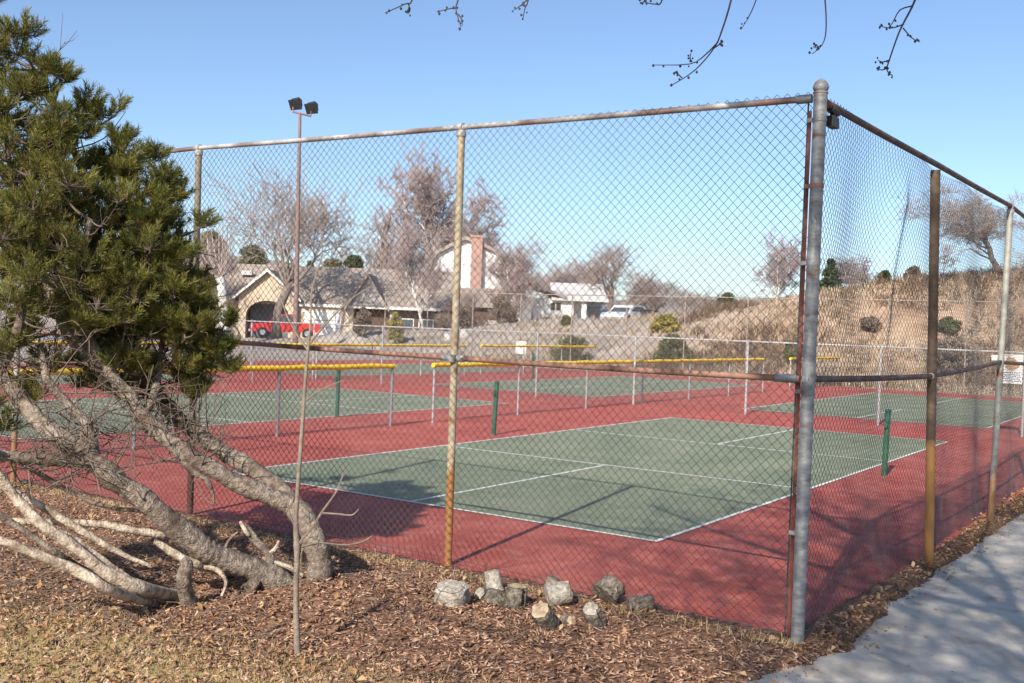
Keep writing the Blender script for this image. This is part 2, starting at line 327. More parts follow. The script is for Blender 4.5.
# ------------------------------------------------------------------ chain link
def link_mesh(P0, P1, z0, z1, pitch, wr, off=None, jitter=0):
    """woven zigzag wires from P0 to P1 (base line), returned as vertices and quads"""
    P0 = np.asarray(P0, float); P1 = np.asarray(P1, float); Ln = np.linalg.norm((P1-P0)[:2]); t = (P1-P0)/Ln; t[2] = 0
    n = np.array([-t[1], t[0], 0]); h = pitch/2
    nw = int(Ln/h); nz_ = int((z1-z0)/h)+1
    i = np.arange(nw)[:, None]; k = np.arange(nz_)[None, :]
    s = (i+((i+k) % 2))*h; zz = z0+k*h+0*i
    o = np.where((i+k) % 2 == 0, wr*.6, -wr*.6)
    if off is not None:
        dn, ds, dz = off(s, zz); o = o+dn; s = s+ds; zz = zz+dz
    C = P0[None, None]+t*s[..., None]+n*o[..., None]; C[..., 2] = zz+0*s
    ring = np.array([(math.cos(a), math.sin(a)) for a in (.3, 2.4, 4.5)])
    V = C[:, :, None, :]+(t[None, :]*ring[:, :1]*1.25+n[None, :]*ring[:, 1:])[None, None]*wr
    idx = np.arange(nw*nz_*3).reshape(nw, nz_, 3)
    a = idx[:, :-1]; b = idx[:, 1:]
    Q = np.stack([a, np.roll(a, -1, 2), np.roll(b, -1, 2), b], -1).reshape(-1, 4)
    return V.reshape(-1, 3), Q
def link_part(parent, m, *args, **kw):
    V, Q = link_mesh(*args, **kw); b = base_of(parent)
    return link('wire_mesh', np_mesh('wire_mesh', V-b, Q, m, True), parent)

# ------------------------------------------------------------------ the tall fence in front
nL = AV   # normal of the left face (pointing to the court)
nR = BV   # normal of the right face
def on_plane(px, py, base, n):
    d = ray(px, py); return CAM+d*(((base-CAM)@n)/(d@n))
cb = G(797, 645); fence = thing('tall_chain_link_fence', 'tall weathered chain link fence turning a corner at the thick foreground post', 'fence', cb)
ct = D(820.5, 97, pix(cb)[2]*.999)
ct = on_plane(820.5, 97, cb, nL)
def post(base, top, r, m, label=None, name='line_post', cap='loop'):
    b = np.array(base); b[2] = -.1
    p = MB(); p.tube([b, b*.5+np.array(top)*.5, top], r, 16); o = p.build(name, m, fence, smooth=True, label=label)
    return o
pc = post(cb, ct+(ct-cb)*.006, .043, M['galv'], 'thick grey corner post with rust bands', 'corner_post')
axc = (ct-cb)/np.linalg.norm(ct-cb)
cap = MB(); prof = [(0, .058), (.035, .058), (.04, .064), (.055, .064), (.062, .052), (.085, .064), (.115, .068), (.15, .06), (.18, .044), (.2, .024), (.212, .008), (.215, .001)]
cap.tube([ct+axc*(.0+h*.56) for h, r in prof], [r*.76 for h, r in prof], 20); cap.build('post_cap', M['galv'], pc, smooth=True)
for f in (.2, .46, .695, .835, .955):
    b = MB(); p = cb+(ct-cb)*f; b.tube([p, p+axc*.028], .0462, 18); b.box(p+axc*.014-BV*-.058, (.05, .02, .026), BV, -AV)
    o = b.build('tension_band', M['rail_rust'] if f in (.835,) else M['galv'], fence, smooth=True, label='rust stained band' if f == .835 else None)
# tension bars at the corner
tb = MB(); off = BV*.075+AV*.04
tb.box((cb+ct)/2+off+np.array([0, 0, -.02]), (.022, .008, 3.45), BV, -AV)
tbo = tb.build('tension_bar', M['bar_red'], fence, label='red rusted flat bar beside the corner post')
tb = MB(); tb.tube([cb+off*1.35, ct+off*1.25-axc*.02], .006, 6); tb.build('tension_bar', M['wire2'], fence, smooth=True, label='thin pale bar beside the corner post')
PH = 3.57
postsL = [((448, 565), (461.5, 131), M['post_beige'], 'beige post rusted orange at the foot'), ((190, 515), (198.8, 151), M['post_dark'], 'olive brown post behind the pine')]
Lb = [cb]; Lt = [ct]
for (b, t, m, lb) in postsL:
    B = G(*b); T = on_plane(*t, B, nL); post(B, T, .032, m, lb)
    Lb.append(B); Lt.append(T)
for v in (6.95, 9.95, 12.9):
    B = W(-2.33, v); T = W(-2.33, v, PH+.01); post(B, T, .032, M['post_grey']); Lb.append(B); Lt.append(T)
postsR = [((929, 568), (935.5, 170), M['post_brown'], 'square topped dark brown post, rusty yellow below'), ((990, 527), (1010.5, 209), M['post_grey'], 'pale grey post leaning to the right')]
Rb = [cb]; Rt = [ct]
for (b, t, m, lb) in postsR:
    B = G(*b); T = on_plane(*t, B, nR); post(B, T, .04 if m is M['post_brown'] else .034, m, lb); Rb.append(B); Rt.append(T)
for u in (6.95, 10., 13.1, 16.2):
    B = W(u, -2.3); T = W(u, -2.3, PH); post(B, T, .032, M['post_grey']); Rb.append(B); Rt.append(T)
def loopcap(P, d, m):
    b = MB(); b.tube([P-np.array([0, 0, .045]), P-np.array([0, 0, .005]), P+np.array([0, 0, .012])], [.041, .042, .02], 14)
    b.tube([P+np.array([0, 0, .03])-d*.02, P+np.array([0, 0, .03])+d*.02], .036, 12)
    b.build('loop_cap', m, fence, smooth=True)
up = np.array([0, 0, 1.])
for P in Lt[1:]: loopcap(P, BV, M['rail_silver'])
for P in Rt[2:]: loopcap(P, AV, M['rail_silver'])
# rails
def rail(a, b, r, m, label, name, sag=0):
    p = MB(); n = 10; pts = [a+(b-a)*k/n-up*sag*math.sin(math.pi*k/n) for k in range(n+1)]
    p.tube(pts, r, 12); return p.build(name, m, fence, smooth=True, label=label)
tops = [on_plane(812, 98.5, cb+AV*.0, nL)]+[P+up*.03 for P in Lt[1:]]
for k in range(len(tops)-1):
    rail(tops[k], tops[k+1], .0225, M['rail_silver'], None, 'top_rail', .004)
topsR = [on_plane(824, 101.5, cb, nR), on_plane(937, 164.5, Rb[1], nR), Rt[2]+up*.035]+[P+up*.03 for P in Rt[3:]]
for k in range(len(topsR)-1):
    rail(topsR[k], topsR[k+1], .024, M['rail_dark'], None, 'top_rail', .004)
mids = [on_plane(800, 379, cb, nL), on_plane(454, 358, Lb[1], nL), on_plane(194, 338.5, Lb[2], nL)]+[P+up*1.73 for P in Lb[3:]]
for k in range(len(mids)-1):
    rail(mids[k], mids[k+1], .0215, M['rail_rust'], None, 'middle_rail', .008)
midsR = [on_plane(806, 379, cb, nR), on_plane(932, 376, Rb[1], nR), on_plane(1000, 362, Rb[2], nR)]+[P+up*1.75 for P in Rb[3:]]
for k in range(len(midsR)-1):
    rail(midsR[k], midsR[k+1], .022, M['rail_dark'], None, 'middle_rail', .008)
# rail end cups and couplings
for a_, b_, r_ in [(mids[0]+BV*.02, mids[0]+BV*.16, .029), (tops[0], tops[0]+BV*.1, .029), (mids[1]-BV*.11, mids[1]-BV*.04, .028), (mids[1]+BV*.04, mids[1]+BV*.11, .028),
                   (mids[1]-AV*.04-up*.03, mids[1]-AV*.04+up*.03, .037), (midsR[0], midsR[0]+AV*.13, .029), (midsR[1]-AV*.05, midsR[1]+AV*.06, .028)]:
    e = MB(); e.tube([a_, b_], r_, 14); e.build('rail_fitting', M['galv'], fence, smooth=True)
# bracket hanging by the top of the corner post
g = MB(); bp_ = topsR[0]+AV*.2-up*.1
g.box(bp_+up*.0, (.13, .05, .07), AV); g.tube([topsR[0]+AV*.12-up*.01, topsR[0]+AV*.27-up*.02], .034, 12); g.box(bp_+up*.05, (.03, .03, .06), AV)
g.build('bracket', M['black'], fence, smooth=True)
# wire: left and right faces, hung on the court side of the posts
wl0 = cb+AV*.045+BV*.06; wl1 = Lb[-1]+AV*.045
def offL(s, z):
    return .015*np.sin(s*1.3+z*.8)+.02*np.sin(s*2.05)*np.sin(z*1.7), .006*np.sin(z*3+s*2), .004*np.sin(s*5)
link_part(fence, M['wire'], wl0, wl1, -.02, PH+.055, .0705, .0024, off=offL)
def offR(s, z):
    b = .12*np.sin(np.pi*np.clip(s/3.1, 0, 1))**2*np.sin(np.pi*np.clip((z-1.75)/1.85, 0, 1))
    lf = 1.95+.22*(z-1.8)        # the fold that shows as a darker streak
    f = .075*np.exp(-((s-lf)/.17)**2)*np.clip((z-1.7)/.5, 0, 1)*np.clip((3.45-z)/.3, 0, 1)
    low = .035*np.sin(np.pi*np.clip(z/1.7, 0, 1))*np.sin(s*1.1+.4)
    return b-f+low+.02*np.sin(s*3+z), .02*np.sin(z*1.7+s*1.5)-.25*f, .01*np.sin(s*3)
link_part(fence, M['wire2'], cb+AV*.06+BV*.045, Rb[-1]+BV*.045, -.02, PH+.055, .0705, .0019, off=offR)
tw = MB()
for pts in (Lb, Rb):
    for k in range(len(pts)-1): tw.tube([pts[k]+up*.06, pts[k+1]+up*.06], .003, 5)
tw.build('tension_wire', M['wire'], fence, smooth=True)

# ------------------------------------------------------------------ the other fences
def low_fence(name, label, cat, group, pts, h, pr, pm, railm, rr, mesh_p, wr, wm, padded=False, pad=None):
    P = [np.asarray(p, float) for p in pts]
    t = thing(name, label, cat, P[0], group)
    for p in P:
        b = MB(); b.tube([p-up*.1, p+up*h], pr, 8); b.tube([p+up*h, p+up*(h+.03)], [pr*1.25, pr*.4], 8); b.build('line_post', pm, t, smooth=True)
    b = MB(); b.tube([P[0]+up*(h-.02), P[-1]+up*(h-.02)], rr, 8); b.build('top_rail', railm, t, smooth=True)
    link_part(t, wm, P[0]+up*.03, P[-1]+up*.03, .04, h-.02, mesh_p, wr)
    if padded:
        d = (P[-1]-P[0])/np.linalg.norm(P[-1]-P[0]); n = int(np.linalg.norm(P[-1]-P[0])/.25)
        b = MB(); q = [P[0]-d*.05+(P[-1]-P[0]+d*.1)*k/n+up*(h+.005+.006*math.sin(k*1.1)) for k in range(n+1)]
        b.tube(q, [.048+.005*math.sin(k*1.9) for k in range(n+1)], 10); b.build('rail_guard', M['yellow'], t, smooth=True)
    return t
def lin(a, b, step):
    n = max(1, round(np.linalg.norm(np.array(b)-np.array(a))/step)); return [np.array(a)+(np.array(b)-np.array(a))*k/n for k in range(n+1)]
gp = 'low court dividers capped with yellow tube'
V1, V2 = 8.65, 19.75
low_fence('divider_fence', 'low yellow capped mesh divider nearest the pine, ending left of the beige post', 'fence', gp, [W(-2.2, V1), W(.5, V1), W(3.3, V1), W(6.2, V1)], 1.15, .03, M['pipe_dark'], M['pipe_far'], .021, .08, .0018, M['wire_far'], True)
low_fence('divider_fence', 'long low mesh divider capped in yellow starting just left of the beige fence post', 'fence', gp, lin(W(7.5, V1), W(26, V1), 2.85), 1.15, .024, M['pipe_far'], M['pipe_far'], .021, .1, .002, M['wire_far'], True)
low_fence('divider_fence', 'short yellow capped divider seen on both sides of the thick corner post', 'fence', gp, lin(W(28.8, V1), W(34.6, V1), 2.85), 1.15, .024, M['pipe_far'], M['pipe_far'], .021, .1, .0022, M['wire_far'], True)
low_fence('divider_fence', 'distant yellow capped divider running in front of the red pickup', 'fence', gp, lin(W(2, V2), W(23.5, V2), 2.85), 1.15, .024, M['pipe_far'], M['pipe_far'], .021, .1, .0022, M['wire_far'], True)
low_fence('divider_fence', 'distant yellow capped divider right of the small white square sign', 'fence', gp, lin(W(24.6, V2), W(33.8, V2), 2.85), 1.15, .024, M['pipe_far'], M['pipe_far'], .021, .1, .0022, M['wire_far'], True)
U3 = 15.95
low_fence('mid_height_fence', 'silver head high chain link fence crossing between the near and far courts', 'fence', None,
          [W(U3, v) for v in (-.95, 2.1, 5.35, 8.5, 11.6, 14.4, 17.4, 20.4, 23.4, 26.4, 29.4)], 1.85, .03, M['pipe_far'], M['pipe_far'], .021, .09, .0018, M['wire_far'])
gt = thing('gate_post', 'pair of silver posts below the white sign at the right edge', 'post', W(U3-.15, -1.0))
b = MB(); b.tube([W(U3-.15, -1.22), W(U3-.15, -1.22, 1.95)], .03, 8); b.build('line_post', M['pipe_far'], gt, smooth=True)
U4 = 34.0
low_fence('perimeter_fence', 'far tall chain link fence along the foot of the bank', 'fence', None, lin(W(U4, -2.3), W(U4, 33), 3.05), 3.6, .03, M['pipe_rust'], M['pipe_rust'], .022, .12, .0022, M['wire_far'])

# net posts
def netpost(P, label, mats, grp='green pickleball net posts', lean=(0, 0)):
    t = thing('net_post', label, 'net post', P, grp); L_ = np.array([lean[0], lean[1], .95])
    b = MB(); b.tube([P-up*.05, P+L_], .041, 14); b.build('post_tube', mats, t, smooth=True)
    b = MB(); b.tube([P+L_, P+L_+up*.02, P+L_+up*.035], [.048, .048, .03], 14); b.build('post_cap', mats, t, smooth=True)
    b = MB(); b.box(P+L_*.8-AV*.06, (.05, .035, .09), AV); b.tube([P+L_*.8-AV*.08-BV*.03, P+L_*.8-AV*.08+BV*.05], .012, 8); b.build('winch', mats, t, smooth=True)
    return t
netpost(G(493.4, 434.8), 'green net post just right of the beige fence post on the near court', M['green_post'], lean=(.03, 0))
netpost(G(884, 475.7), 'green net post by the right sideline between the corner post and the brown post', M['green_post'], lean=(.02, 0))
netpost(G(337, 417), 'green net post on the second court in front of the long yellow cap', M['green_post'])
netpost(W(24.3, 6.5), 'dark net post of the far right court below the long yellow cap', M['green_post'])
netpost(W(24.4, -.4), 'net post on the far right court near the white sign', M['green_post'])
netpost(W(6.65, 17.1), 'net post on the far side of the second court', M['green_post'])
netpost(W(24.3, 17.1), 'dark net post of the far centre court under the small square sign', M['green_post'])

# signs
def sign(c, w, h, n, label, name='notice_sign', art=False):
    n = np.asarray(n); ax = np.cross(up, n)
    t = thing(name, label, 'sign', c-up*h/2)
    b = MB(); b.box(c, (w, .01, h), ax); b.build('board', M['sign_board'], t)
    if art:
        k = MB()
        for j in range(5):
            x = -w*.42
            while x < w*.38:
                l = rnd.uniform(.02, .055); k.box(c+n*.008+ax*(x+l/2)-up*(h*.12+j*.047), (l, .004, .02), ax); x += l+.014
        k.build('lettering', M['sign_ink'], t)
        k = MB(); q = [c+n*.008+ax*x_*w+up*y_*h for x_, y_ in ((-.3, .02), (-.32, .28), (-.2, .42), (.05, .38), (.25, .26), (.36, .12), (.2, .0), (0, -.06))]
        k.prism(q, n*.003); k.build('picture', M['sign_brown'], t)
    return t
sc = D(1012, 369, 23.05); sign(sc, .44, .65, -AV, 'large white notice with brown picture and blue lettering at the right edge', art=True)
sc = D(995, 358, 23.2); sign(sc, .14, .14, -AV, 'tiny white square sign left of the leaning grey post')
sc = W(U4-.05, 22.9); d_ = D(521, 347.5, 1); kx = ((sc-CAM)@AV)
sc = on_plane(521, 347.5, W(U4-.05, 20), AV); sign(sc, .62, .62, -AV, 'small white square sign between the distant yellow caps')

# flood light pole
PB = np.array([-12.9, 62., tz(-12.9, 62)]); fl = thing('light_pole', 'tall red brown pole with two dark floodlights above the tan house', 'light pole', PB)
PT = D(300, 113, 62.); b = MB(); b.tube([PB, (PB+PT)/2, PT], [.17, .13, .09], 12); b.build('pole', M['lamp_pole'], fl, smooth=True)
b = MB(); l_ = D(293, 111, 62.); r_ = D(311, 117, 62.); b.tube([l_+up*.25, l_-up*.05, r_-up*.05+up*.1, r_+up*.35], .06, 8); b.build('cross_arm', M['lamp_pole'], fl, smooth=True)
for (px, py) in ((295.5, 104.5), (311.5, 108.5)):
    c_ = D(px, py, 61.9); b = MB(); a_ = np.array([.95, -.2, .12]); a_ /= np.linalg.norm(a_); n_ = np.array([.2, -.85, -.5]); n_ -= a_*(n_@a_); n_ /= np.linalg.norm(n_)
    b.prism([c_+a_*x+np.cross(n_, a_)*z for x, z in ((-.3, -.25), (.25, -.3), (.34, .1), (.2, .3), (-.28, .26))], -n_*.35)
    b.prism([c_+a_*x+np.cross(n_, a_)*z+n_*.05 for x, z in ((-.38, -.3), (.32, -.34), (.4, .3), (-.36, .33))], -n_*.06)
    b.build('floodlight', M['black'], fl)

# ------------------------------------------------------------------ trees
def branchy(seed, H, r0, n0, levels, ang, ratio, nch, droop=0., minr=.012, upb=.25, lean=(0, 0), trunk_frac=.3, wig=.16, cull=None):
    """recursive bare tree in local coordinates; returns trunk MB and crown MB"""
    q = random.Random(seed); T = MB(); C = MB()
    def rec(P, d, Ln, r, lv):
        n = 4 if lv < 2 else 3; pts = [P]; dd = d/np.linalg.norm(d)
        for k in range(n):
            w = wig*(1+.4*lv)
            dd = dd+np.array([q.gauss(0, w), q.gauss(0, w), q.gauss(0, w)*.6+(upb-droop*lv)*.25]); dd /= np.linalg.norm(dd); pts.append(pts[-1]+dd*Ln/n)
        if cull and cull(pts): return
        r1 = max(r*.55, minr*.8) if lv else r*.72
        (T if lv < 2 else C).tube(pts, [max(minr*.7, r+(r1-r)*k/n) for k in range(n+1)], 7 if lv < 1 else 5 if lv < 2 else 3, cap=lv < 2)
        if lv >= levels: return
        m = n0 if lv == 0 else nch+q.choice((-1, 0, 1))
        for j in range(m):
            f = q.uniform(.3 if lv else trunk_frac, 1) if j else 1.
            k = min(n-1, int(f*n)); b = pts[k]+(pts[k+1]-pts[k])*(f*n-k)
            a = q.uniform(ang*.6, ang*1.3)*(1 if j else .5); az = q.uniform(0, 6.283)
            x = np.cross(dd, [q.gauss(0, 1), q.gauss(0, 1), q.gauss(0, 1)]); x /= np.linalg.norm(x)
            nd = dd*math.cos(a)+x*math.sin(a)
            rec(b, nd, Ln*ratio*q.uniform(.75, 1.2), max(minr, r1*(.62 if j else .85)*(1 if lv else .8)), lv+1)
    rec(np.zeros(3), np.array([lean[0], lean[1], 1.]), H, r0, 0)
    return T, C
def place_tree(name, label, protos, loc, s=1., rz=0., cat='tree', group=None, tm=None, cm=None, sx=1.):
    t = thing(name, label, cat, loc, group)
    for nm, me in protos:
        o = link(nm, me, t)
    t.scale = (s*sx, s*sx, s); t.rotation_euler = (0, 0, rz); return t
def proto(TC, tm, cm):
    out = []
    for nm, mb, m in (('trunk', TC[0], tm), ('crown', TC[1], cm)):
        me = bpy.data.meshes.new(nm); me.from_pydata(mb.v, [], mb.f); me.update(); me.materials.append(m)
        me.polygons.foreach_set('use_smooth', np.ones(len(me.polygons), bool)); out.append((nm, me))
    return out
def height_of(pr): return max(max(v.co.z for v in me.vertices) for _, me in pr)
P_round = proto(branchy(3, 2.4, .2, 6, 5, .6, .74, 4, 0, .010, .35, trunk_frac=.75), M['trunk_far'], M['tw_brown'])
P_hill = proto(branchy(15, 3.0, .2, 9, 6, .75, .68, 4, .02, .008, .2, lean=(-.5, .1), trunk_frac=.25), M['trunk_far'], M['tw_brown'])
P_round2 = proto(branchy(11, 2.0, .22, 6, 5, .65, .76, 4, 0, .010, .3, trunk_frac=.7), M['trunk_far'], M['tw_dark'])
P_rosy = proto(branchy(5, 4.5, .16, 16, 5, .5, .55, 5, .03, .011, .35, trunk_frac=.2), M['birch'], M['tw_pink'])
P_rosy2 = proto(branchy(8, 4.0, .14, 14, 5, .55, .58, 5, .06, .011, .3, trunk_frac=.25), M['birch'], M['tw_pink'])
P_poplar = proto(branchy(21, 5.5, .16, 26, 3, .3, .34, 8, -.02, .014, .6, trunk_frac=.12), M['trunk_far'], M['tw_pink'])
P_shrub = proto(branchy(31, .7, .05, 9, 4, .8, .8, 4, 0, .01, .3, trunk_frac=.1), M['trunk_far'], M['tw_brown'])
def tree_px(name, label, pr, px, ytop, Yd, rz=0, sx=1., ybase=None, group='bare trees beyond the courts', cat='tree'):
    x = D(px, 330, Yd)[0]; z0 = tz(x, Yd) if ybase is None else float(D(px, ybase, Yd)[2]); zt = D(px, ytop, Yd)[2]
    return place_tree(name, label, pr, (x, Yd, z0-.05), (zt-z0)/height_of(pr), rz, cat, group, sx=sx)
tree_px('bare_tree', 'bare brown spreading tree in front of the tan house gable', P_round, 277, 142, 76, .5, 1.05)
tree_px('bare_tree', 'small bare tree at the left of the tan house behind the white trunk', P_round, 225, 215, 80, 2.1, .9)
tree_px('poplar_tree', 'narrow rosy bare tree just left of the tallest rosy crown', P_poplar, 378, 200, 96, .3, .9)
tree_px('poplar_tree', 'second narrow rosy bare tree close to the tallest crown', P_poplar, 398, 218, 92, 1.9, 1.0)
tree_px('birch_tree', 'tallest rosy bare tree with white trunk left of the white gambrel house', P_rosy, 452, 146, 126, .4, .95)
tree_px('birch_tree', 'white trunked bare tree leaning before the gambrel house', P_rosy2, 424, 206, 78, 2.4, .7)
tree_px('birch_tree', 'rosy bare tree right of the brick chimney', P_rosy2, 486, 190, 126, 1.2, 1.)
tree_px('bare_tree', 'broad bare tree between chimney house and white house', P_rosy2, 524, 226, 90, .9, 1.1)
tree_px('bare_tree', 'low pale stemmed bare tree below the gambrel house', P_round, 476, 282, 72, 2.9, .9)
tree_px('bare_tree', 'bare tree with dark trunk beside the white parked car', P_round2, 606, 234, 78, 2.5, .95)
tree_px('bare_tree', 'round low bare tree behind the yellow green shrub', P_round2, 655, 276, 82, 1.5, 1.5)
tree_px('bare_tree', 'second round low bare tree left of the green bush on the crest', P_round, 684, 280, 84, .2, 1.4)
tree_px('bare_tree', 'tall wispy bare tree left of the thick corner post', P_rosy2, 770, 224, 72, 4.0, .9)
tree_px('bare_tree', 'reddish bare shrub tree on the crest right of the corner post', P_rosy2, 860, 248, 66, 1., 1.5)
tree_px('bare_tree', 'large bare tree on the hill between brown post and leaning grey post', P_hill, 1000, 172, 52, 0., 1.15)
tree_px('bare_tree', 'bare tree at the right edge of the hill past the leaning grey post', P_hill, 1052, 176, 46, 3.2, 1.1)
tree_px('bare_tree', 'small bare tree just right of the parked white car', P_rosy2, 637, 262, 90, 3.7, 1.1)
tree_px('bare_tree', 'rosy bare tree just left of the dark trunk by the cars', P_rosy2, 584, 252, 105, 1.7, 1.2)
tree_px('bare_tree', 'low brown bare tree at the right slope of the round pair', P_round, 708, 290, 80, 3.9, 1.3)
tree_px('bare_tree', 'bare tree between the narrow rosy trees and the dark rounded evergreen', P_rosy2, 352, 226, 118, 5.1, 1.1)
tree_px('bare_tree', 'bare tree seen faintly on the skyline right of the white house', P_rosy, 560, 250, 125, 3.2, 1.2)
for k, (px, yt) in enumerate(((705, 285), (735, 290), (640, 290))):
    tree_px('bare_shrub', ['leafless brown shrub on the crest right of the round trees', 'leafless brown shrub on the crest below the wispy tree', 'leafless brown shrub right of the parked cars'][k], P_shrub, px, yt, 68+k*3, k, 1.2, group='leafless shrubs on the crest', cat='shrub')
# cut white trunk left
t = thing('cut_tree', 'thick white cut trunk with upright shoots left of the tan house', 'tree', (*D(226, 330, 70)[:2], 0.))
b = MB(); b.tube([D(226, 342, 70), D(224, 315, 70), D(222, 290, 70), D(220, 277, 70)], [.42, .33, .3, .34], 10); b.build('trunk', M['birch'], t, smooth=True)
b = MB()
for k in range(26):
    a = rnd.uniform(-1, 1); s_ = D(220+rnd.uniform(-3, 3), 278, 70); e_ = D(221+a*28, 240+abs(a)*18+rnd.uniform(-22, 10), 70+rnd.uniform(-2, 2))
    b.tube(smoothpath([s_, s_*.5+e_*.5+np.array([a*.5, 0, .1]), e_], 3), [.06, .045, .04, .035, .03, .025, .015], 4)
b.build('crown', M['tw_brown'], t, smooth=True)

def leafy(seed, shape, n, size, clumps, m=None):
    """crown of small faces spread through clumps; shape(q)->(x,y,z,r)"""
    q = np.random.default_rng(seed); V = []; 
    cen = np.array([shape(q) for _ in range(clumps)])
    per = n//clumps; P = []
    for c in cen:
        d = q.normal(0, 1, (per, 3)); d /= np.linalg.norm(d, axis=1)[:, None]; P.append(c[:3]+d*c[3]*(q.random((per, 1))**.4)*np.array([1, 1, .8]))
    P = np.concatenate(P); k = len(P)
    a = q.normal(0, 1, (k, 3)); a /= np.linalg.norm(a, axis=1)[:, None]; b = np.cross(a, q.normal(0, 1, (k, 3))); b /= np.linalg.norm(b, axis=1)[:, None]
    s = size*q.uniform(.6, 1.4, (k, 1))
    V = np.stack([P-a*s, P-b*s*.35, P+a*s, P+b*s*.35], 1).reshape(-1, 3)
    return V, np.arange(4*k).reshape(-1, 4)
def conifer_shape(h, r, low=.1):
    def f(q):
        t = q.random()**1.2; z = h*(low+(1-low)*t); rr = r*(1-t*.92)**.8*q.uniform(.35, 1.15); a = q.uniform(0, 6.283)
        return (rr*math.cos(a), rr*math.sin(a), z, .13*r+.1*r*(1-t)*q.uniform(.5, 1.5))
    return f
def dome_shape(h, r):
    def f(q):
        a = q.uniform(0, 6.283); t = q.random(); rr = r*math.sqrt(1-t*t)*q.uniform(.3, .9); return (rr*math.cos(a), rr*math.sin(a), h*(.15+.7*t), .28*r)
    return f
def leafy_px(name, label, px, ytop, Yd, wpx, m, kind, n=9000, size=.16, clumps=60, seed=1, cat='tree', group=None, trunkh=.4):
    x = D(px, 330, Yd)[0]; z0 = tz(x, Yd)-.05; h = D(px, ytop, Yd)[2]-z0; r = wpx/2/F_PX*Yd*(1.12 if kind == 'c' else 1); clumps = int(clumps*2.2)
    t = thing(name, label, cat, (x, Yd, z0), group)
    V, Q = leafy(seed, conifer_shape(h*.95, r) if kind == 'c' else dome_shape(h, r), n, size, clumps)
    link('crown' if cat == 'tree' else 'foliage', np_mesh('crown', V, Q, m), t)
    b = MB(); q = random.Random(seed)
    if kind == 'c': b.tube([(0, 0, 0), (0, 0, h*.9)], [.06*r+.1, .03], 7)
    else:
        for k in range(9): b.tube([(0, 0, 0), (q.uniform(-.5, .5)*r, q.uniform(-.5, .5)*r, h*.6)], [.03, .015], 4)
    b.build('trunk' if cat == 'tree' else 'stem', M['trunk_far'], t, smooth=True, world=False)
    return t
gc = 'evergreens behind the tan house'
leafy_px('evergreen_tree', 'dark green rounded evergreen behind the middle of the tan house roof', 352, 243, 108, 34, M['conifer'], 'd', 9000, .2, 60, 2, group=gc)
leafy_px('evergreen_tree', 'olive evergreen just left of the dark rounded one behind the roof', 330, 246, 106, 40, M['conifer_olive'], 'd', 9000, .2, 60, 3, group=gc)
leafy_px('evergreen_tree', 'broad olive evergreen behind the left end of the tan house', 208, 218, 104, 54, M['conifer_olive'], 'd', 9000, .22, 70, 4, group=gc)
leafy_px('evergreen_tree', 'olive evergreen right of the broad one and behind the bare tree', 250, 234, 106, 50, M['conifer_olive'], 'd', 9000, .22, 70, 5, group=gc)
leafy_px('evergreen_tree', 'small dark evergreen left of the olive ones over the roof', 308, 258, 110, 22, M['conifer'], 'c', 5000, .2, 40, 6, group=gc)
leafy_px('evergreen_tree', 'evergreen half hidden behind the pine and the cut white trunk', 196, 262, 92, 50, M['conifer'], 'c', 8000, .2, 60, 7, group=gc)
leafy_px('evergreen_bush', 'dark green bush on the crest left of the wispy tree', 727, 290, 68, 26, M['conifer'], 'd', 4000, .14, 30, 8, cat='shrub')
leafy_px('evergreen_tree', 'green evergreen on the crest touching the right side of the corner post', 829, 258, 62, 26, M['conifer'], 'c', 6000, .14, 50, 9)
leafy_px('evergreen_bush', 'small green bush on the crest right of the reddish shrub tree', 883, 268, 60, 18, M['conifer'], 'd', 3500, .12, 30, 10, cat='shrub')
leafy_px('evergreen_bush', 'small dark bush on the crest left of the brown post', 911, 264, 58, 22, M['bush_brown'], 'd', 3500, .12, 30, 11, cat='shrub')
def bush_at(px, ybase, Yd, wpx, hpx, m, label, seed, name='shrub', n=4500):
    P = D(px, ybase, Yd); x = P[0]; z0 = tz(x, Yd)-.05; r = wpx/2/F_PX*Yd; h = hpx/F_PX*Yd
    t = thing(name, label, 'shrub', (x, Yd, z0), 'shrubs on the bank')
    V, Q = leafy(seed, dome_shape(h, r), n, .08, 45); link('foliage', np_mesh('foliage', V, Q, m), t)
    b = MB(); q = random.Random(seed)
    for k in range(12): b.tube([(0, 0, 0), (q.uniform(-.6, .6)*r, q.uniform(-.6, .6)*r, h*.75)], [.03, .012], 4)
    b.build('stem', M['trunk_far'], t, smooth=True, world=False)
def zfind(px, py):   # depth at which the view ray meets the terrain
    for Yd in np.arange(38, 110, .25):
        P = D(px, py, Yd)
        if tz(P[0], P[1]) >= P[2]: return Yd
    return 80.
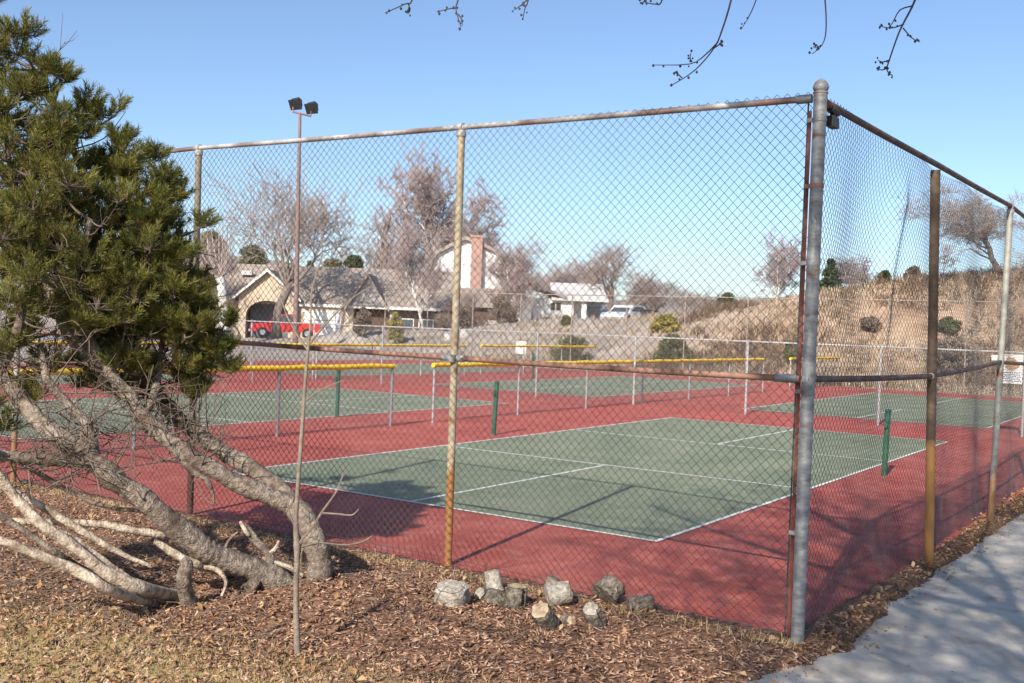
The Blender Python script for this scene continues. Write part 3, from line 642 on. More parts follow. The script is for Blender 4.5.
for k, (px, yb, w, h, m, lb) in enumerate((
    (665, 334, 30, 20, 'bush_yellow', 'yellow green round shrub high on the bank above the olive one'),
    (672, 366, 44, 34, 'bush_green', 'olive shrub at the foot of the bank below the yellow green one'),
    (572, 364, 46, 30, 'bush_green', 'olive shrub behind the distant yellow cap left of the tall fence post'),
    (566, 326, 12, 12, 'bush_green', 'tiny dark round shrub in front of the white house'),
    (797, 364, 30, 32, 'bush_green', 'olive shrub just left of the corner post at the foot of the bank'),
    (952, 374, 52, 40, 'bush_brown', 'brown leafless looking shrub right of the brown post'),
    (948, 336, 26, 18, 'bush_green', 'small olive shrub higher on the bank above the brown one'),
    (545, 313, 40, 12, 'bush_brown', 'low brown hedge in front of the white house wall'),
    (395, 345, 20, 38, 'bush_yellow', 'tan conical shrub by the brown house wall'),
    (362, 338, 22, 34, 'bush_brown', 'round topped brown shrub under the grey dormer'),
    (500, 322, 36, 40, 'bush_brown', 'dense dark brush left of the white house'),
    (455, 330, 50, 30, 'bush_brown', 'low reddish brush under the gambrel house'),
    (745, 352, 20, 12, 'bush_brown', 'small dry shrub on the open bank left of the corner post'),
    (870, 330, 24, 14, 'bush_brown', 'small dry shrub midway up the bank right of the corner post'))):
    bush_at(px, yb, zfind(px, yb), w, h, M[m], lb, 40+k)
for k, (px, py, s_) in enumerate(((463, 337, .35), (492, 324, .6), (448, 340, .3))):
    Yd = zfind(px, py); P = D(px, py, Yd); b = MB(); q = random.Random(k); n = 9
    rings = [[np.array([math.cos(a*.698)*r*s_*q.uniform(.8, 1.2), math.sin(a*.698)*r*s_*q.uniform(.8, 1.2), z*s_*1.3]) for a in range(n)] for r, z in ((.9, -.2), (1., .3), (.8, .75), (.35, 1.))]
    V = [p+np.array([P[0], P[1], tz(P[0], P[1])]) for rg in rings for p in rg]
    b.add(V, [(i*n+j, i*n+(j+1) % n, (i+1)*n+(j+1) % n, (i+1)*n+j) for i in range(3) for j in range(n)]+[tuple(3*n+j for j in range(n))])
    tag(b.build('rock', M['rock'], loc=(P[0], P[1], tz(P[0], P[1])), smooth=True), ['pale rock on the bank right of the beige post', 'larger pale rock under the brush left of the white house', 'small pale rock just left of the beige post'][k], 'rock', 'pale rocks on the bank')

# dry grass and weeds on the bank
def blades(P, hmin, hmax, w, spread, q, droop=.5):
    k = len(P); a = q.uniform(0, 6.283, k); L_ = q.uniform(hmin, hmax, k); sp = spread*q.random(k)
    d = np.stack([np.cos(a)*sp, np.sin(a)*sp, np.ones(k)], 1); d /= np.linalg.norm(d, axis=1)[:, None]
    a2 = q.uniform(0, 6.283, k); s = np.stack([np.cos(a2), np.sin(a2), 0*a2], 1)*w/2
    m_ = P+d*L_[:, None]*.55; t_ = P+d*L_[:, None]+np.stack([np.cos(a), np.sin(a), -np.ones(k)*.5], 1)*(L_*droop*sp)[:, None]
    V = np.stack([P-s, P+s, m_+s*.8, m_-s*.8, t_+s*.25, t_-s*.25], 1).reshape(-1, 3); i = np.arange(k)[:, None]*6
    return V, np.concatenate([i+np.array([[0, 1, 2, 3]]), i+np.array([[3, 2, 4, 5]])])
n = 15000; uu = 34.4+18*rng.random(n)**1.1; vv = rng.uniform(-16, 32, n)
x_ = O0[0]+AV[0]*uu+BV[0]*vv; y_ = O0[1]+AV[1]*uu+BV[1]*vv
pat = np.sin(x_*.9)+np.sin(y_*1.1+x_*.35)+rng.normal(0, .7, n); keep = (pat > -.1) & ((vv < 17) | (rng.random(n) < .25)); x_ = x_[keep]; y_ = y_[keep]
cx = np.repeat(x_, 7)+rng.normal(0, .12, len(x_)*7); cy = np.repeat(y_, 7)+rng.normal(0, .12, len(x_)*7)
P = np.stack([cx, cy, terr(cx, cy)-.03], 1); V, Q = blades(P, .15, .5, .05, .7, rng)
tag(link('dry_grass', np_mesh('dry_grass', V, Q, M['grass_hill'])), 'straw coloured dry grass over the bank behind the courts', 'grass', kind='stuff')

n = 2600; uu = 34.3+19*rng.random(n); vv = rng.uniform(-16, 20, n); x_ = O0[0]+AV[0]*uu+BV[0]*vv; y_ = O0[1]+AV[1]*uu+BV[1]*vv
pat = np.sin(x_*.55+2)+np.sin(y_*.7-x_*.2)+rng.normal(0, .5, n); keep = pat > .35; x_ = x_[keep]; y_ = y_[keep]
cx = np.repeat(x_, 26)+rng.normal(0, .22, len(x_)*26); cy = np.repeat(y_, 26)+rng.normal(0, .22, len(x_)*26)
P = np.stack([cx, cy, terr(cx, cy)-.03], 1); V, Q = blades(P, .2, .75, .035, .9, rng)
tag(link('dry_brush', np_mesh('dry_brush', V, Q, M['weed'])), 'brown dead brush in patches over the bank behind the courts', 'brush', kind='stuff')
# ------------------------------------------------------------------ houses
def house_frame(ox, Yd, z, sc=1.):
    return lambda x, y, zz: np.array([ox+x, Yd+y, z+zz])
def px2(ox_px, py, Yd): return D(ox_px, py, Yd)
# tan ranch house; local coordinates: x in metres from pixel column at Y=82
Yh = 82.
def hx(px, Yd=Yh): return D(px, 320, Yd)[0]
def hz(px, py, Yd=Yh): return D(px, py, Yd)[2]
z0 = .1
H1 = thing('tan_house', 'low tan house with brown shingle roof, arched entry gable and white garage door', 'house', (hx(300), Yh, z0))
def wallbox(x0, x1, y0, y1, za, zb, m, par, name='wall', label=None):
    b = MB(); b.box(((x0+x1)/2, (y0+y1)/2, (za+zb)/2), (x1-x0, y1-y0, zb-za)); return b.build(name, m, par, label=label)
xa, xb, xc, xd = hx(238), hx(296), hx(360), hx(440)
wallbox(hx(205), xa, Yh+2, Yh+10, z0, 3.4, M['wall_tan'], H1)
wallbox(xb, hx(352), Yh+.6, Yh+10, z0, 3.1, M['wall_tan'], H1)
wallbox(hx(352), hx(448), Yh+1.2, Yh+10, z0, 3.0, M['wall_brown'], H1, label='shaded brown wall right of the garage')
# entry gable with an arched opening
gx = (xa+xb)/2; aw = (xb-xa)/2*.74; pts = []
zap = 5.55; zea = 3.55
outer = [(xa, z0), (xa, zea), (gx, zap), (xb, zea), (xb, z0)]
arch = [(gx+aw, z0)]+[(gx+aw*math.cos(a), 2.1+1.15*math.sin(a)) for a in np.linspace(0, math.pi, 11)]+[(gx-aw, z0)]
b = MB(); b.prism([(x, Yh, z) for x, z in outer[::-1]+[(xa, z0)][:0]][:0] or [(x, Yh, z) for x, z in [(xb, z0), (gx+aw, z0)]+arch[1:-1]+[(gx-aw, z0), (xa, z0), (xa, zea), (gx, zap), (xb, zea)]], (0, .35, 0))
b.build('gable_wall', M['wall_tan'], H1)
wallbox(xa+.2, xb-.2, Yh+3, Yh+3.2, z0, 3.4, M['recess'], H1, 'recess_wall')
def roof_gable_front(x0, xm, x1, y0, y1, ze, zr, m, par, th=.18, over=.4, name='roof'):
    b = MB(); s0 = (zr-ze)/(xm-x0); s1 = (zr-ze)/(x1-xm)
    b.prism([(x0-over, y0-over, ze-over*s0), (xm, y0-over, zr), (x1+over, y0-over, ze-over*s1), (x1+over, y0-over, ze-over*s1+th), (xm, y0-over, zr+th), (x0-over, y0-over, ze-over*s0+th)], (0, y1-y0+over, 0)); return b.build(name, m, par)
def roof_side(x0, x1, y0, ym, y1, ze, zr, m, par, th=.2, over=.5):
    b = MB(); s0 = (zr-ze)/(ym-y0)
    b.prism([(x0-over, y0-over, ze-over*s0), (x0-over, ym, zr), (x0-over, y1+over, ze-over*s0), (x0-over, y1+over, ze-over*s0+th), (x0-over, ym, zr+th), (x0-over, y0-over, ze-over*s0+th)], (x1-x0+2*over, 0, 0)); return b.build('roof', m, par)
roof_gable_front(xa, gx, xb, Yh, Yh+8, zea, zap, M['roof_brown'], H1)
r1 = roof_side(hx(206), hx(446), Yh+.9, Yh+6.5, Yh+12, 3.25, 6.2, M['roof_brown'], H1)
b = MB()
for sx_ in (-1, 1): b.prism([(gx, Yh-.46, zap-.02), (gx, Yh-.46, zap+.2), (gx+sx_*((xb-xa)/2+.42), Yh-.46, zea-.12), (gx+sx_*((xb-xa)/2+.42), Yh-.46, zea-.34)], (0, .05, 0))
b.box(((xb+xd)/2, Yh+.38, 3.02), (xd-xb, .06, .22)); b.build('fascia', M['white'], r1)
gx0, gx1 = hx(303), hx(340); b = MB(); b.box(((gx0+gx1)/2, Yh+.57, 1.28), (gx1-gx0, .06, 2.3)); gd = b.build('garage_door', M['wall_white'], H1)
b = MB()
for k in range(1, 4): b.box(((gx0+gx1)/2, Yh+.53, .13+.575*k), (gx1-gx0, .03, .03))
b.build('panel_joint', M['dark'], gd)
b = MB(); b.box(((gx0+gx1)/2, Yh+.56, 2.52), (gx1-gx0+.4, .1, .14)); b.build('lintel', M['white'], H1)
dx0, dx1 = hx(348), hx(385); dm = (dx0+dx1)/2
b = MB(); b.prism([(dx0, Yh+.2, 3.15), (dx1, Yh+.2, 3.15), (dm, Yh+.2, 5.5)], (0, .2, 0)); b.build('dormer_wall', M['roof_grey'], H1)
roof_gable_front(dx0, dm, dx1, Yh+.2, Yh+6, 3.15, 5.5, M['roof_brown'], H1, over=.3)
for px in (212, 405, 425):
    x = hx(px); b = MB(); b.box((x, Yh+(1.97 if px < 300 else 1.17), 1.7), (1.2, .06, 1.1)); f = b.build('window', M['white'], H1); b = MB(); b.box((x, Yh+(1.93 if px < 300 else 1.13), 1.7), (1.05, .04, .95)); b.build('pane', M['glass'], f)
b = MB(); b.box((hx(390), Yh+1.0, 1.6), (.25, .25, 3)); b.build('column', M['wall_tan'], H1)
for px in (232,):
    b = MB(); b.box((hx(px), Yh+4.2, 5.55), (.9, .5, .35)); b.build('roof_vent', M['roof_pale'], r1)
# gambrel house
Yg = 112.; zb_ = tz(hx(466, Yg), Yg)
H2 = thing('gambrel_house', 'tall white house with brown barn shaped roof and brick chimney', 'house', (hx(466, Yg), Yg, zb_))
gpx = [(431, 300), (431, 268), (438, 254), (466, 240), (494, 252), (502, 264), (502, 300)]
gp_ = [px2(a, c_, Yg) for a, c_ in gpx]; gp_[0] = np.array([gp_[1][0], Yg, zb_]); gp_[-1] = np.array([gp_[-2][0], Yg, zb_])
b = MB(); b.prism([p for p in gp_], (0, 10, 0)); b.build('wall', M['wall_white'], H2)
rf = [p+np.array([0, -.5, .02]) for p in gp_[1:-1]]; b = MB()
out = [p+d_ for p, d_ in zip(rf, [np.array(q) for q in ((-.35, 0, -.2), (-.3, 0, .25), (0, 0, .4), (.3, 0, .25), (.35, 0, -.2))])]
for i in range(4): b.prism([rf[i], rf[i+1], out[i+1], out[i]], (0, 11, 0))
b.build('roof', M['roof_brown'], H2)
cx0, cx1 = hx(469, Yg), hx(480, Yg); zt_ = hz(474, 237, Yg)
b = MB(); b.box(((cx0+cx1)/2, Yg-.45, (zb_+zt_)/2), (cx1-cx0, .9, zt_-zb_)); b.box(((cx0+cx1)/2, Yg-.45, zt_), (cx1-cx0+.25, 1.1, .25)); b.build('chimney', M['brick'], H2)
x = hx(447, Yg); z = hz(447, 277, Yg); b = MB(); b.box((x, Yg-.03, z), (1.3, .06, 1.3)); f = b.build('window', M['white'], H2); b = MB(); b.box((x, Yg-.07, z), (1.1, .04, 1.1)); b.build('pane', M['glass'], f)
# brown low house below the gambrel
Yl = 98.; zl = tz(hx(450, Yl), Yl)
H3 = thing('brown_house', 'low dark brown house with wide shingle roof below the gambrel house', 'house', (hx(450, Yl), Yl, zl))
wallbox(hx(404, Yl), hx(520, Yl), Yl, Yl+9, zl, hz(460, 305, Yl), M['wall_brown'], H3)
roof_side(hx(404, Yl), hx(520, Yl), Yl, Yl+4.5, Yl+9, hz(460, 305, Yl), hz(460, 288, Yl), M['roof_brown'], H3)
for px in (430, 495):
    x = hx(px, Yl); b = MB(); b.box((x, Yl-.03, zl+1.6), (1.3, .06, 1.1)); f = b.build('window', M['white'], H3); b = MB(); b.box((x, Yl-.07, zl+1.6), (1.1, .04, .9)); b.build('pane', M['glass'], f)
# white house
Yw = 96.; zw = tz(hx(565, Yw), Yw)
H4 = thing('white_house', 'white low house with pale roof, porch column and grey blue garage right of centre', 'house', (hx(565, Yw), Yw, zw))
zt4 = hz(560, 299, Yw)
wallbox(hx(533, Yw), hx(573, Yw), Yw, Yw+9, zw, zt4, M['wall_white'], H4)
wallbox(hx(573, Yw), hx(586, Yw), Yw+2, Yw+9, zw, zt4, M['wall_white'], H4)
wallbox(hx(586, Yw), hx(604, Yw), Yw+3, Yw+10, zw, zt4-.1, M['wall_grey'], H4, label='grey blue garage wall')
b = MB(); b.box((hx(583.5, Yw), Yw+.1, (zw+zt4)/2), (.45, .45, zt4-zw)); b.build('column', M['wall_white'], H4)
b = MB(); b.box((hx(577.5, Yw), Yw+1.96, zw+1.1), (.95, .06, 2.1)); b.build('door', M['dark'], H4)
b = MB(); zr4 = hz(536, 281, Yw)
b.prism([(hx(528, Yw), Yw-.6, zr4-.3), (hx(566, Yw), Yw-.6, zt4-.05), (hx(566, Yw), Yw-.6, zt4+.2), (hx(528, Yw), Yw-.6, zr4)], (0, 9, 0)); b.build('roof', M['roof_grey'], H4)
roof_side(hx(556, Yw), hx(602, Yw), Yw, Yw+5, Yw+10, zt4, hz(570, 283, Yw), M['roof_pale'], H4)
for px in (552.3, 558):
    x = hx(px, Yw); z = hz(px, 306.5, Yw); b = MB(); b.box((x, Yw-.03, z), (.5, .06, .75)); f = b.build('window', M['white'], H4); b = MB(); b.box((x, Yw-.07, z), (.42, .04, .67)); b.build('pane', M['dark'], f)

# vehicles
def car(kind, label, P, L_, paint, ang, group=None, name='parked_car'):
    t = thing(name, label, 'pickup truck' if kind == 'pickup' else 'car', P, group)
    ca, sa = math.cos(ang), math.sin(ang); fx = np.array([ca, sa, 0]); fy = np.array([-sa, ca, 0]); P = np.array(P)
    w = .92
    if kind == 'pickup': prof = [(-.5, .42), (-.5, .98), (-.42, 1.02), (-.24, 1.08), (-.02, 1.1), (.2, 1.1), (.5, 1.08), (.5, .45)]; cab = [(-.25, 1.08), (-.15, 1.72), (.13, 1.76), (.17, 1.1)]
    else: prof = [(-.5, .35), (-.5, .75), (-.28, .92), (.0, .95), (.3, .95), (.48, .9), (.5, .4)]; cab = [(-.28, .92), (-.12, 1.4), (.22, 1.42), (.42, .94)]
    b = MB(); b.prism([P+fx*x*L_-fy*w+up*z for x, z in prof], fy*2*w); body = b.build('body', paint, t)
    b = MB(); q0 = [P+fx*x*L_-fy*w*.85+up*(z+(.004 if k in (0, 3) else 0)) for k, (x, z) in enumerate(cab)]; b.prism(q0, fy*1.7*w); c_ = b.build('cabin', paint, t)
    b = MB(); cxm = sum(x for x, z in cab)/4; czm = sum(z for x, z in cab)/4
    for s in (-1, 1): b.prism([P+fx*(cxm+(x-cxm)*.8)*L_+fy*s*w*.86+up*(czm+(z-czm)*.72) for x, z in cab], fy*s*.015)
    q0 = [cab[0], cab[1]]; m0 = [(q0[0][0]+.0, q0[0][1]+.05), (q0[1][0], q0[1][1]-.06)]
    b.prism([P+fx*(m0[0][0]*L_-.03)-fy*w*.75+up*m0[0][1], P+fx*(m0[0][0]*L_-.03)+fy*w*.75+up*m0[0][1], P+fx*(m0[1][0]*L_-.03)+fy*w*.7+up*m0[1][1], P+fx*(m0[1][0]*L_-.03)-fy*w*.7+up*m0[1][1]], -fx*.02)
    b.build('window', M['glass'], c_)
    for x in (-.32, .32):
        for s in (-1, 1):
            b = MB(); c0 = P+fx*x*L_+fy*s*(w-.18)+up*.37; b.tube([c0, c0+fy*s*.22], .37, 18); wh = b.build('wheel', M['tyre'], t, smooth=True)
            b = MB(); b.tube([c0+fy*s*.21, c0+fy*s*.235], .2, 14); b.build('rim', M['chrome'], wh, smooth=True)
    for s in (-1, 1):
        b = MB(); b.box(P-fx*(L_*.5+.01)+fy*s*.7+up*.78, (.04, .3, .16), fx); b.build('headlight', M['chrome'], t)
    b = MB(); b.box(P-fx*(L_*.5+.05)+up*.5, (.12, 1.8, .16), fx); b.build('bumper', M['chrome'], t)
    return t
xr = D(286, 330, 77.)[0]; car('pickup', 'red pickup truck parked in front of the tan house', (xr, 77., tz(xr, 77.)+(.0)), 5.0, M['car_red'], R_(8), name='parked_pickup')
gcars = 'cars parked on the upper street'
xw = D(627, 318, 73.)[0]; car('car', 'white car parked right of the dark tree trunk', (xw, 73., tz(xw, 73.)-.05), 4.2, M['car_white'], R_(55), gcars)
xw = D(602, 318, 81.)[0]; car('car', 'blue car parked left of the white one', (xw, 81., tz(xw, 81.)+.02), 3.2, M['car_blue'], R_(80), gcars)
for k, px in enumerate((646, 594)):
    x = D(px, 318, 72.)[0]; P = np.array([x, 72., tz(x, 72.)]); t = thing('waste_bin', ['black wheeled bin right of the white car', 'black wheeled bin beside the grey blue garage'][k], 'bin', P)
    b = MB(); b.prism([P+np.array([-.3, -.3, .05]), P+np.array([.3, -.3, .05]), P+np.array([.38, -.3, 1.05]), P+np.array([-.38, -.3, 1.05])], (0, .65, 0)); b.build('bin_body', M['black'], t)
    b = MB(); b.box(P+np.array([0, .03, 1.09]), (.82, .75, .08)); b.build('lid', M['black'], t)

# ------------------------------------------------------------------ the big bare tree behind the camera
def cull(pts):
    for p in pts[1:]:
        w_ = p+TB
        if w_[1] > -.2:
            if w_[1] < .3 and w_[2] < 4: return True
            x, y, w2 = pix(w_)
            if w2 > 0 and -60 < x < 1084 and y > -45 and w_[1] > .05: return True
    return False
TB = np.array([-.5, -2.9, 0.])
T_, C_ = branchy(77, 3.4, .26, 9, 5, .66, .86, 4, .0, .014, .22, trunk_frac=.7, wig=.13, cull=cull)
bt = thing('shade_tree', 'large bare tree overhead whose budded twigs hang into the top of the view', 'tree', TB)
T_.build('trunk', M['bark_grey'], bt, smooth=True, world=False); C_.build('crown', M['twig'], bt, smooth=True, world=False)
# limb reaching forward over the view, carrying the hanging twigs
lm = MB(); q0 = [TB+np.array([0, 0, 3.2]), np.array([.6, -.8, 4.3]), np.array([.9, 1.2, 4.9]), np.array([.75, 3.2, 5.0]), np.array([.7, 4.8, 4.9]), np.array([.5, 6.2, 5.2])]
lm.tube(smoothpath(q0, 5), np.linspace(.13, .03, 26), 8)
q1 = [q0[2], np.array([.2, 2.4, 4.8]), np.array([-.4, 4.2, 4.6]), np.array([-1.2, 5.6, 4.9])]; lm.tube(smoothpath(q1, 5), np.linspace(.06, .015, 16), 6)
q2 = [q0[2], np.array([1.4, 2.4, 4.8]), np.array([1.9, 4., 4.6]), np.array([2.8, 5.6, 4.9])]; lm.tube(smoothpath(q2, 5), np.linspace(.06, .015, 16), 6)
lm.build('limb', M['bark_grey'], bt, smooth=True)
tw = MB()
def bud(P):
    n_ = 6; r = rnd.uniform(.0032, .0052); tw.tube([P-up*r, P-up*r*.3, P+up*r*.5, P+up*r*1.3], [r*.4, r, r*.9, r*.2], n_)
def nearest(P):
    best = min((np.linalg.norm(x-P), k) for k, x in enumerate(smoothpath(q0[2:5], 5)+smoothpath(q1[1:3], 5)+smoothpath(q2[1:3], 5)))[1]
    return (smoothpath(q0[2:5], 5)+smoothpath(q1[1:3], 5)+smoothpath(q2[1:3], 5))[best]
def hang(pts, Yt, r0=.005, side=()):
    r0 *= .75
    global tw
    tw = MB(); P = [D(a, c_, Yt) for a, c_ in pts]; root = nearest(P[0]+up*.6)
    path = smoothpath([root, root*.5+P[0]*.5+np.array([.05, .03, .1])]+P, 4)
    k = len(path); tw.tube(path, [r0*1.6+(r0*.45-r0*1.6)*(i/(k-1))**.7 for i in range(k)], 5)
    for p in smoothpath(P[-3:], 3)[-4:]: bud(p+np.array([rnd.uniform(-.01, .01), 0, rnd.uniform(-.008, .01)]))
    for s in side:
        S = smoothpath([D(a, c_, Yt) for a, c_ in s], 3); tw.tube(S, np.linspace(r0*.7, r0*.35, len(S)), 4)
        for p in S[-5:]: bud(p+np.array([rnd.uniform(-.01, .01), 0, rnd.uniform(-.01, .01)]))
    tw.build('hanging_twig', M['twig_dark'], bt, smooth=True)
hang([(740, -45), (731, 0), (722, 30), (714, 48), (695, 70), (672, 85)], 3.9, .0055, [[(718, 42), (705, 55), (690, 64), (655, 65)], [(714, 48), (720, 44), (722, 42)], [(682, 78), (678, 74), (676, 72)], [(692, 62), (690, 58), (691, 53)]])
hang([(768, -40), (756, 0), (748, 18), (741, 29)], 4.1, .004)
hang([(820, -40), (825, 0), (826, 30), (822, 45), (812, 54)], 4., .0045, [[(822, 45), (816, 48), (813, 46)]])
hang([(930, -45), (915, 0), (904, 22), (898, 35), (890, 58), (887, 70), (893, 76)], 3.9, .0055, [[(904, 24), (892, 28), (879, 26)], [(912, 6), (900, 10), (893, 22), (890, 26)], [(903, 28), (912, 38), (920, 42)], [(890, 60), (882, 62), (878, 60)], [(888, 68), (882, 70), (879, 69)]])
hang([(420, -40), (412, 0), (405, 4), (385, 13)], 3.8, .005, [[(408, 3), (410, 10), (408, 14)]])
hang([(470, -40), (458, 0), (456, 10), (461, 27)], 3.8, .005, [[(456, 8), (448, 9), (437, 12)], [(458, 14), (462, 20), (462, 26)]])
hang([(535, -40), (528, 0), (525, 8), (523, 18)], 3.9, .005, [[(527, 0), (520, 6), (514, 10)]])
hang([(670, -40), (662, 0), (655, 4), (644, 2)], 3.9, .005)
hang([(650, -40), (645, -2), (640, 3)], 3.9, .004)

# ------------------------------------------------------------------ pine on the left
PBs = G(312, 604); PBs[2] = tz(PBs[0], PBs[1])
pine = thing('leaning_pine', 'leaning pine with bare twisted grey trunks and dark olive crown at the left', 'tree', PBs)
def pxpath(L_, n=5):
    P = [D(a, b_, Y_) for a, b_, Y_, r in L_]; Rr = [r/F_PX*Y_ for a, b_, Y_, r in L_]
    S = smoothpath(P, n); rr = np.interp(np.linspace(0, len(P)-1, len(S)), range(len(P)), Rr)
    return S, [r*(1+.035*math.sin(i*1.7)+.05*math.sin(i*.37+1)) for i, r in enumerate(rr)]
tr = MB()
def knobby(S, rr, n=14):
    k0 = len(tr.v); tr.tube(S, rr, n)
    for i in range(k0, len(tr.v)):
        p = Vector(tr.v[i]); d = mnoise.noise(p*6)*.012+mnoise.noise(p*45)*.003; v = mnoise.noise_vector(p*30)*.003
        tr.v[i] = tuple(p+v+Vector((d, d*.4, d)))
trA = [(314, 622, 7.42, 16), (315, 606, 7.42, 13), (318, 590, 7.42, 12), (320, 562, 7.42, 12), (313, 535, 7.42, 12), (300, 514, 7.45, 11.5), (284, 499, 7.5, 10)]
A1 = [(300, 512, 7.45, 8.5), (278, 486, 7.55, 8.5), (250, 468, 7.6, 8.5), (222, 451, 7.7, 8), (196, 432, 7.8, 8), (170, 410, 7.9, 8.5), (145, 380, 8., 7.5), (120, 350, 8.1, 7), (105, 300, 8.1, 6), (98, 240, 8., 5), (85, 180, 8., 4), (60, 120, 8., 3), (35, 70, 8., 2.5)]
A2 = [(290, 505, 7.46, 10), (262, 494, 7.4, 9.5), (232, 480, 7.35, 9), (202, 463, 7.3, 8.5), (176, 446, 7.3, 8), (150, 424, 7.3, 8), (128, 396, 7.3, 7), (105, 368, 7.4, 6), (70, 335, 7.5, 7), (50, 290, 7.5, 6), (20, 240, 7.5, 5), (-20, 180, 7.5, 4), (-50, 110, 7.5, 3)]
Bk = [(322, 620, 7.4, 17), (308, 600, 7.38, 14), (286, 586, 7.32, 13), (258, 572, 7.22, 12.5), (228, 560, 7.12, 12), (204, 549, 7.02, 11.5), (180, 530, 6.95, 12), (155, 508, 6.9, 11.5), (128, 489, 6.85, 11), (104, 470, 6.8, 10.5), (80, 450, 6.8, 10), (52, 432, 6.8, 9), (25, 404, 6.9, 8.5), (0, 372, 7., 8), (-40, 330, 7.1, 7), (-70, 260, 7.2, 6), (-90, 160, 7.3, 4)]
for L_ in (trA, A1, A2, Bk):
    S, rr = pxpath(L_, 14); knobby(S, rr, 20)
subs = [[(95, 462, 6.82, 7), (92, 440, 6.85, 6), (82, 420, 6.9, 5.5), (66, 402, 7., 5), (48, 380, 7., 4), (40, 345, 7.1, 3)],
        [(98, 466, 6.8, 7), (70, 461, 6.75, 6.5), (35, 459, 6.7, 6.5), (0, 456, 6.6, 6), (-60, 440, 6.5, 5), (-120, 400, 6.5, 4)],
        [(176, 443, 7.3, 7), (190, 466, 7.28, 4.2), (207, 482, 7.25, 3), (214, 498, 7.25, 1.6), (213, 506, 7.25, .6)],
        [(248, 590, 7.1, 6), (270, 560, 7.3, 5), (256, 540, 7.3, 4), (243, 524, 7.3, 3)],
        [(145, 418, 7.3, 4.5), (156, 385, 7.5, 3.5), (162, 345, 7.7, 3), (170, 300, 7.8, 2)],
        [(120, 350, 8.1, 5), (150, 300, 7.9, 4), (160, 240, 7.8, 3)], [(105, 368, 7.4, 5), (75, 300, 7.2, 4), (90, 220, 7.2, 3)],
        [(190, 428, 7.8, 3), (196, 392, 7.8, 2.5), (206, 352, 7.7, 2)], [(0, 372, 7., 5), (20, 320, 6.9, 4), (30, 240, 6.9, 3)], [(50, 290, 7.5, 4), (20, 200, 7.4, 3), (0, 120, 7.4, 2.5)]]
for L_ in subs:
    S, rr = pxpath(L_, 5); knobby(S, rr, 8)
tr.build('trunk', M['bark_grey'], pine, smooth=True)
spine = []
for L_ in (A1[3:], A2[3:], Bk[6:])+tuple(subs): spine += pxpath(L_, 4)[0]
spine = np.array(spine)
# crown: shoots grouped in boughs
blobs = [(-150, 60, 95, 7.6), (-70, 10, 80, 7.8), (-10, 60, 36, 7.6), (8, 110, 40, 7.5), (48, 66, 22, 7.7), (42, 100, 26, 7.6), (20, 160, 50, 7.3), (58, 128, 30, 7.4), (92, 122, 15, 7.9), (112, 118, 14, 7.9), (84, 150, 28, 7.7),
         (118, 150, 24, 7.9), (60, 190, 42, 7.2), (128, 180, 26, 7.8), (150, 195, 24, 7.8), (105, 215, 38, 7.5), (20, 235, 50, 7.0), (160, 232, 26, 7.6), (172, 200, 12, 7.8), (140, 265, 34, 7.4), (70, 262, 46, 7.1), (178, 262, 20, 7.6),
         (28, 295, 36, 6.9), (110, 305, 44, 7.2), (172, 300, 26, 7.5), (196, 322, 20, 7.6), (218, 350, 14, 7.6), (150, 335, 32, 7.4), (75, 335, 24, 7.1), (190, 365, 22, 7.6), (10, 350, 22, 6.9), (-60, 380, 50, 6.8), (-30, 420, 40, 6.9), (226, 322, 8, 7.6), (-70, 130, 80, 7.3), (-80, 250, 90, 7.0), (-90, 350, 60, 7.0),
         (130, 370, 24, 7.4), (175, 215, 16, 7.9), (200, 395, 12, 7.7), (30, 395, 12, 7.), (232, 372, 8, 7.6), (-10, 190, 50, 7.6), (60, 80, 14, 7.7), (100, 175, 30, 8.), (80, 220, 26, 7.6), (150, 215, 24, 7.5), (165, 278, 24, 7.9), (125, 235, 24, 8.0), (190, 290, 20, 7.8), (185, 338, 22, 7.4), (205, 300, 12, 7.7), (90, 285, 40, 7.8), (45, 262, 32, 7.5), (140, 310, 34, 8.0), (120, 345, 28, 7.8), (50, 315, 26, 7.4), (15, 250, 40, 7.7), (40, 150, 36, 7.8), (75, 110, 26, 7.9), (25, 45, 28, 7.7), (168, 350, 28, 7.7), (92, 355, 26, 7.7), (132, 384, 20, 8.1), (60, 368, 20, 7.6), (28, 338, 24, 7.5), (150, 400, 12, 7.9), (205, 392, 12, 7.7), (228, 350, 10, 7.6), (182, 378, 18, 7.8), (160, 180, 22, 7.8), (140, 240, 30, 7.6), (185, 270, 20, 7.9), (200, 330, 22, 7.9), (160, 290, 28, 7.7), (215, 345, 16, 7.8), (120, 170, 20, 7.7), (130, 325, 34, 7.9), (155, 375, 20, 7.8), (195, 345, 20, 7.8), (175, 318, 26, 8.), (208, 372, 14, 7.7), (120, 270, 36, 7.9), (150, 160, 14, 7.9), (138, 205, 26, 7.6), (90, 330, 30, 7.8), (200, 310, 14, 7.6), (110, 390, 16, 7.9), (100, 385, 20, 7.5), (205, 235-10, 9, 7.8), (176, 245, 22, 8.0), (50, 220, 40, 8.1), (0, 300, 40, 7.8), (110, 260, 40, 8.2)]
nV = []; twg = MB(); ncount = 0
q = np.random.default_rng(5)
tips = []; dirs = []
